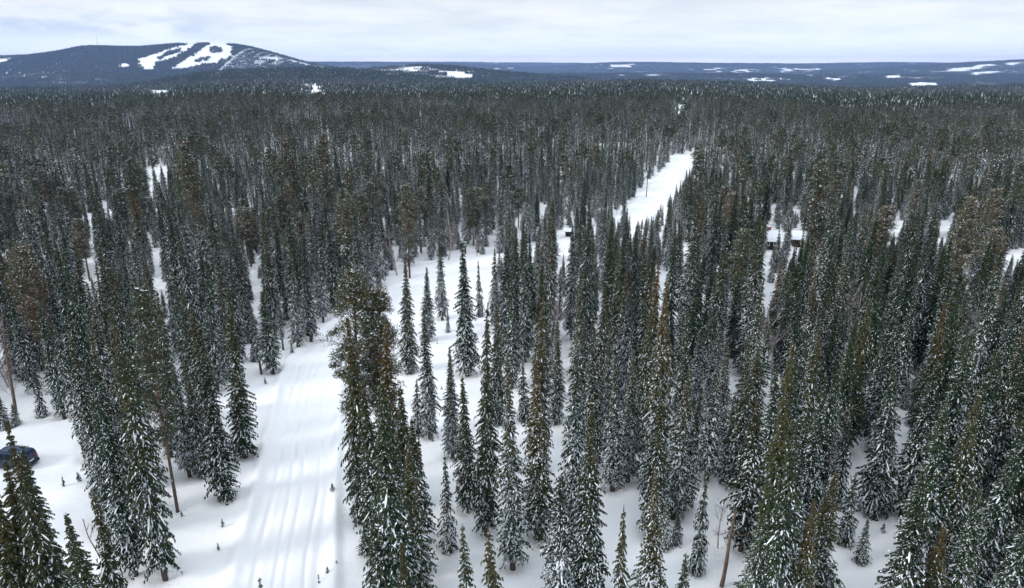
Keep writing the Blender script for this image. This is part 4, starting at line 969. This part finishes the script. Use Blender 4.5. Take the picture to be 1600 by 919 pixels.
    bm = bmesh.new(); bmesh.ops.create_grid(bm, x_segments=24, y_segments=10, size=1)
    for v in bm.verts:
        X_ = -.75 + v.co.x * 1.05; Y_ = v.co.y * .5; k = (1 - v.co.x ** 4) * (1 - v.co.y ** 4)
        v.co = Vector((X_, Y_, 1.79 + .035 * k + .01 * math.sin(X_ * 7) * k))
    fr = plain('frost_film', (.05, .08, .15), .6, .2, var=.25, scale=3)
    mesh_obj('frost', bm, fr, e, smooth=True)
van()

M_LOG = plain('brown_log', (.075, .058, .05), .85, .15, var=.35, scale=4)
M_DARKW = plain('dark_timber', (.035, .028, .026), .85, .1, var=.3, scale=4)
M_REDW = plain('red_brown_boards', (.16, .06, .04), .85, .15, var=.2)
M_BRICK = plain('chimney_brick', (.26, .11, .07), .9, .1, var=.3, scale=5)
def gable_house(name, label, cat, px, py, Lx, Wy, Hw, Hr, rz, wall_m, chimney=True, win=True, z=None, door=True, deep=.45, at=None):
    x, y = at or G(px, py)
    zb = near_z(x, y) if math.hypot(x, y) < 700 else float(terrain(np.array([x]), np.array([y]), False)[0])
    e = empty(name, (x, y, zb), rz); tag(e, label, cat)
    bm = bmesh.new(); hx, hy = Lx / 2, Wy / 2
    v = [bm.verts.new(p) for p in ((-hx, -hy, -.6), (hx, -hy, -.6), (hx, hy, -.6), (-hx, hy, -.6), (-hx, -hy, Hw), (hx, -hy, Hw), (hx, hy, Hw), (-hx, hy, Hw), (-hx, 0, Hw + Hr), (hx, 0, Hw + Hr))]
    for f in ((0, 3, 2, 1), (0, 1, 5, 4), (2, 3, 7, 6), (1, 2, 6, 9, 5), (3, 0, 4, 8, 7), (4, 5, 9, 8), (6, 7, 8, 9)): bm.faces.new([v[i] for i in f])
    mesh_obj('wall', bm, wall_m, e)
    # log courses
    bm = bmesh.new(); ov = .45; ex = hx + ov
    for s in (-1, 1):
        yo = s * (hy + ov); zo = Hw - Hr * ov / hy
        a_ = [(-ex, yo, zo + .05), (ex, yo, zo + .05), (ex, 0, Hw + Hr + .05), (-ex, 0, Hw + Hr + .05)]
        q = [bm.verts.new(p) for p in a_] + [bm.verts.new((p[0], p[1], p[2] + .10)) for p in a_]
        for f in ((0, 1, 2, 3), (4, 5, 6, 7), (0, 1, 5, 4), (1, 2, 6, 5), (2, 3, 7, 6), (3, 0, 4, 7)): bm.faces.new([q[i] for i in f])
    rf = mesh_obj('roof', bm, M_DARKW, e)
    bm = bmesh.new(); nx, ny = 18, 16; gr = []
    for i in range(nx + 1):
        row = []
        for j in range(ny + 1):
            X_ = -ex - .06 + (2 * ex + .12) * i / nx; Yn = -1 + 2 * j / ny; Y_ = Yn * (hy + ov + .06)
            zr = Hw + Hr - abs(Y_) * Hr / hy * .97 + .16; edge = min(1, (1 - abs(Yn)) * 5, i / 1.5, (nx - i) / 1.5)
            row.append(bm.verts.new((X_, Y_, zr + deep * max(0, edge) ** .5 + .04 * math.sin(i * 1.7 + j) * edge)))
        gr.append(row)
    for i in range(nx):
        for j in range(ny): bm.faces.new((gr[i][j], gr[i + 1][j], gr[i + 1][j + 1], gr[i][j + 1]))
    mesh_obj('roof_snow', bm, M_ROOFSNOW, rf, smooth=True)
    if chimney:
        bm = bmesh.new(); box(bm, -.9, -.2, .1, .75, Hw + Hr * .5, Hw + Hr + 1.15); box(bm, -.98, -.12, .02, .83, Hw + Hr + 1.15, Hw + Hr + 1.25); mesh_obj('chimney', bm, M_BRICK, rf)
        bm = bmesh.new(); box(bm, -.95, -.15, .05, .8, Hw + Hr + 1.253, Hw + Hr + 1.4); mesh_obj('chimney_snow', bm, M_ROOFSNOW, rf, bevel=.05)
    if door:
        bm = bmesh.new(); box(bm, -.4, .4, -hy - .06, -hy + .04, 0, min(1.95, Hw - .1)); d = mesh_obj('door', bm, M_DARKW, e); bm = bmesh.new(); box(bm, .30, .36, -hy - .12, -hy - .062, .95, 1.1); mesh_obj('handle', bm, M_ALU, d)
    if win:
        for s in (-1, 1):
            xx = s * hx * .58
            bm = bmesh.new(); box(bm, xx - .5, xx + .5, -hy - .05, -hy + .03, .9, 1.8); wn = mesh_obj('window', bm, M_GLASS, e)
            bm = bmesh.new()
            for a_ in ((xx - .58, xx - .5, .82, 1.88), (xx + .5, xx + .58, .82, 1.88), (xx - .5, xx + .5, .82, .9), (xx - .5, xx + .5, 1.8, 1.88)): box(bm, a_[0], a_[1], -hy - .09, -hy + .03, a_[2], a_[3])
            mesh_obj('frame', bm, M_PLATE, wn)
    return e
gable_house('log_cabin', 'brown log cabin under thick roof snow with a brick chimney, right of centre', 'cabin', 1203, 388, 3.3, 4.2, 1.8, 1.1, R_(-14), M_LOG)
gable_house('log_cabin', 'smaller chimneyless cabin with snowy roof beside the chimneyed one', 'cabin', 1244, 383, 1.9, 3.6, 1.7, .8, R_(-12), M_LOG, chimney=False, win=False)
gable_house('dark_hut', 'small dark timber hut at the head of the narrow snow gap', 'hut', 888, 370, 1.3, 1.4, 1.3, .35, R_(-5), M_DARKW, chimney=False, win=False, door=True, deep=.03)
hx_, _ = at_dist(1300, 122, 5200)
gable_house('farmhouse', 'tiny far farmhouse with white roof at the edge of the distant fields', 'house', 0, 0, 22, 12, 6, 4, R_(20), M_REDW, at=(hx_, 5200), deep=.6)

# slim pole beside the far stretch of road
def pole():
    x, y = G(1010, 307); z = near_z(x, y); e = empty('wooden_pole', (x, y, z)); tag(e, 'slim wooden pole beside the far stretch of snow road', 'pole')
    g = Geo(); g.tube([(0, 0, -.5), (0, 0, 3), (0, 0, 6.2)], [.13, .12, .10], 0, 8); o = bpy.data.objects.new('shaft', g.build('shaft', [M_DEAD])); C.objects.link(o); o.parent = e
    bm = bmesh.new(); box(bm, -.6, .6, -.05, .05, 5.7, 5.82); mesh_obj('crossbar', bm, M_DEAD, e)
pole()
# mast on the top of the fell
def mast():
    x, _ = at_dist(153, 72, 5000); y = 5000; z = float(terrain(np.array([x]), np.array([y]), False)[0])
    e = empty('radio_mast', (x, y, z)); tag(e, 'thin radio mast on the left shoulder of the far fell', 'mast')
    g = Geo()
    for i in range(3):
        a_ = i * 2.094; g.tube([(3 * math.cos(a_), 3 * math.sin(a_), -1), (.6 * math.cos(a_), .6 * math.sin(a_), 62)], [.35, .25], 0, 4)
    for k in range(14):
        z0 = k * 4.4; r0 = 3 - 2.4 * z0 / 62; r1 = 3 - 2.4 * (z0 + 4.4) / 62
        for i in range(3):
            a_, b_ = i * 2.094, (i + 1) * 2.094; g.tube([(r0 * math.cos(a_), r0 * math.sin(a_), z0), (r1 * math.cos(b_), r1 * math.sin(b_), z0 + 4.4)], [.15, .15], 0, 3)
    o = bpy.data.objects.new('lattice', g.build('lattice', [M_REDW])); C.objects.link(o); o.parent = e
    g = Geo(); g.tube([(0, 0, 60), (0, 0, 76)], [.4, .2], 0, 5); o = bpy.data.objects.new('antenna', g.build('antenna', [M_PLATE])); C.objects.link(o); o.parent = e
mast()

# broken dead trunk and two thin leaning dead stems
def dead_trunk(bx, by, tx, ty, H, r, label, stubs=3, seed=1):
    x, y = G(bx, by); z = near_z(x, y); rg = np.random.default_rng(seed)
    lo = proj(x, y, z + H); lean = (tx - lo[0]) / 1100 * lo[2]
    g = Geo(); k = np.linspace(0, 1, 9); pts = np.stack([lean * k + .05 * np.sin(k * 7), .04 * np.cos(k * 6), -.4 + (H + .4) * k], 1)
    g.tube(pts, r * (1 - .45 * k) * (1 + .08 * np.sin(k * 20)), 0, 9)
    # splintered end
    top = pts[-1]
    for i in range(6):
        a_ = i * 1.05; p = top + np.array([math.cos(a_), math.sin(a_), 0]) * r * .35
        g.tube([p - [0, 0, .2], p + np.array([rg.normal(0, .04), rg.normal(0, .04), rg.uniform(.15, .5)])], [r * .22, .008], 0, 4)
    tr = g.build('trunk', [M_DEAD])
    e = empty('dead_tree', (x, y, z)); tag(e, label, 'dead tree'); o = bpy.data.objects.new('trunk', tr); C.objects.link(o); o.parent = e
    for i in range(stubs):
        f = rg.uniform(.45, .97); p = pts[0] + (pts[-1] - pts[0]) * f; a_ = rg.uniform(0, 6.28); l = rg.uniform(.5, 1.5)
        g = Geo(); d = np.array([math.cos(a_), math.sin(a_), rg.uniform(-.1, .3)]); g.tube([p, p + d * l * .6, p + d * l + [0, 0, .15]], [.03, .02, .006], 0, 4)
        o = bpy.data.objects.new('branch', g.build('branch', [M_DEAD])); C.objects.link(o); o.parent = e
dead_trunk(1127, 912, 1149, 795, 6.4, .16, 'broken bare dead trunk leaning over the snow beside the thicket, top splintered', 4, 1)
dead_trunk(292, 668, 313, 640, 2.6, .05, 'thin dead stem leaning in the wood left of the road', 1, 2)
dead_trunk(155, 868, 130, 915 - 60, 3.0, .05, 'thin dead stem leaning behind the lower left spruces', 2, 3)
dead_trunk(24, 646, 2, 556, 11.5, .15, 'tall bare dead tree with side branches behind the van clearing', 9, 4)
dead_trunk(1222, 668, 1232, 590, 7.5, .14, 'straight dark dead trunk standing in a gap of the right thicket', 4, 6)

# ------------------------------------------------------------------ haze
bm = bmesh.new(); zlo = float(GV[:, 2].min()) - 1; zhi = float(GV[:, 2].max()) + 60
box(bm, -17500, 17500, -17500, 17500, zlo, max(zhi, CAM_H + 30))
hm = bpy.data.materials.new('haze'); hm.use_nodes = True; ht = hm.node_tree; ht.nodes.clear()
ho = N(ht, 'ShaderNodeOutputMaterial'); pv = N(ht, 'ShaderNodeVolumePrincipled')
pv.inputs['Color'].default_value = (.36, .54, 1.0, 1); pv.inputs['Density'].default_value = 6.5e-5; pv.inputs['Anisotropy'].default_value = .2
ht.links.new(pv.outputs[0], ho.inputs['Volume'])
hz = mesh_obj('haze', bm, hm); tag(hz, kind='stuff')
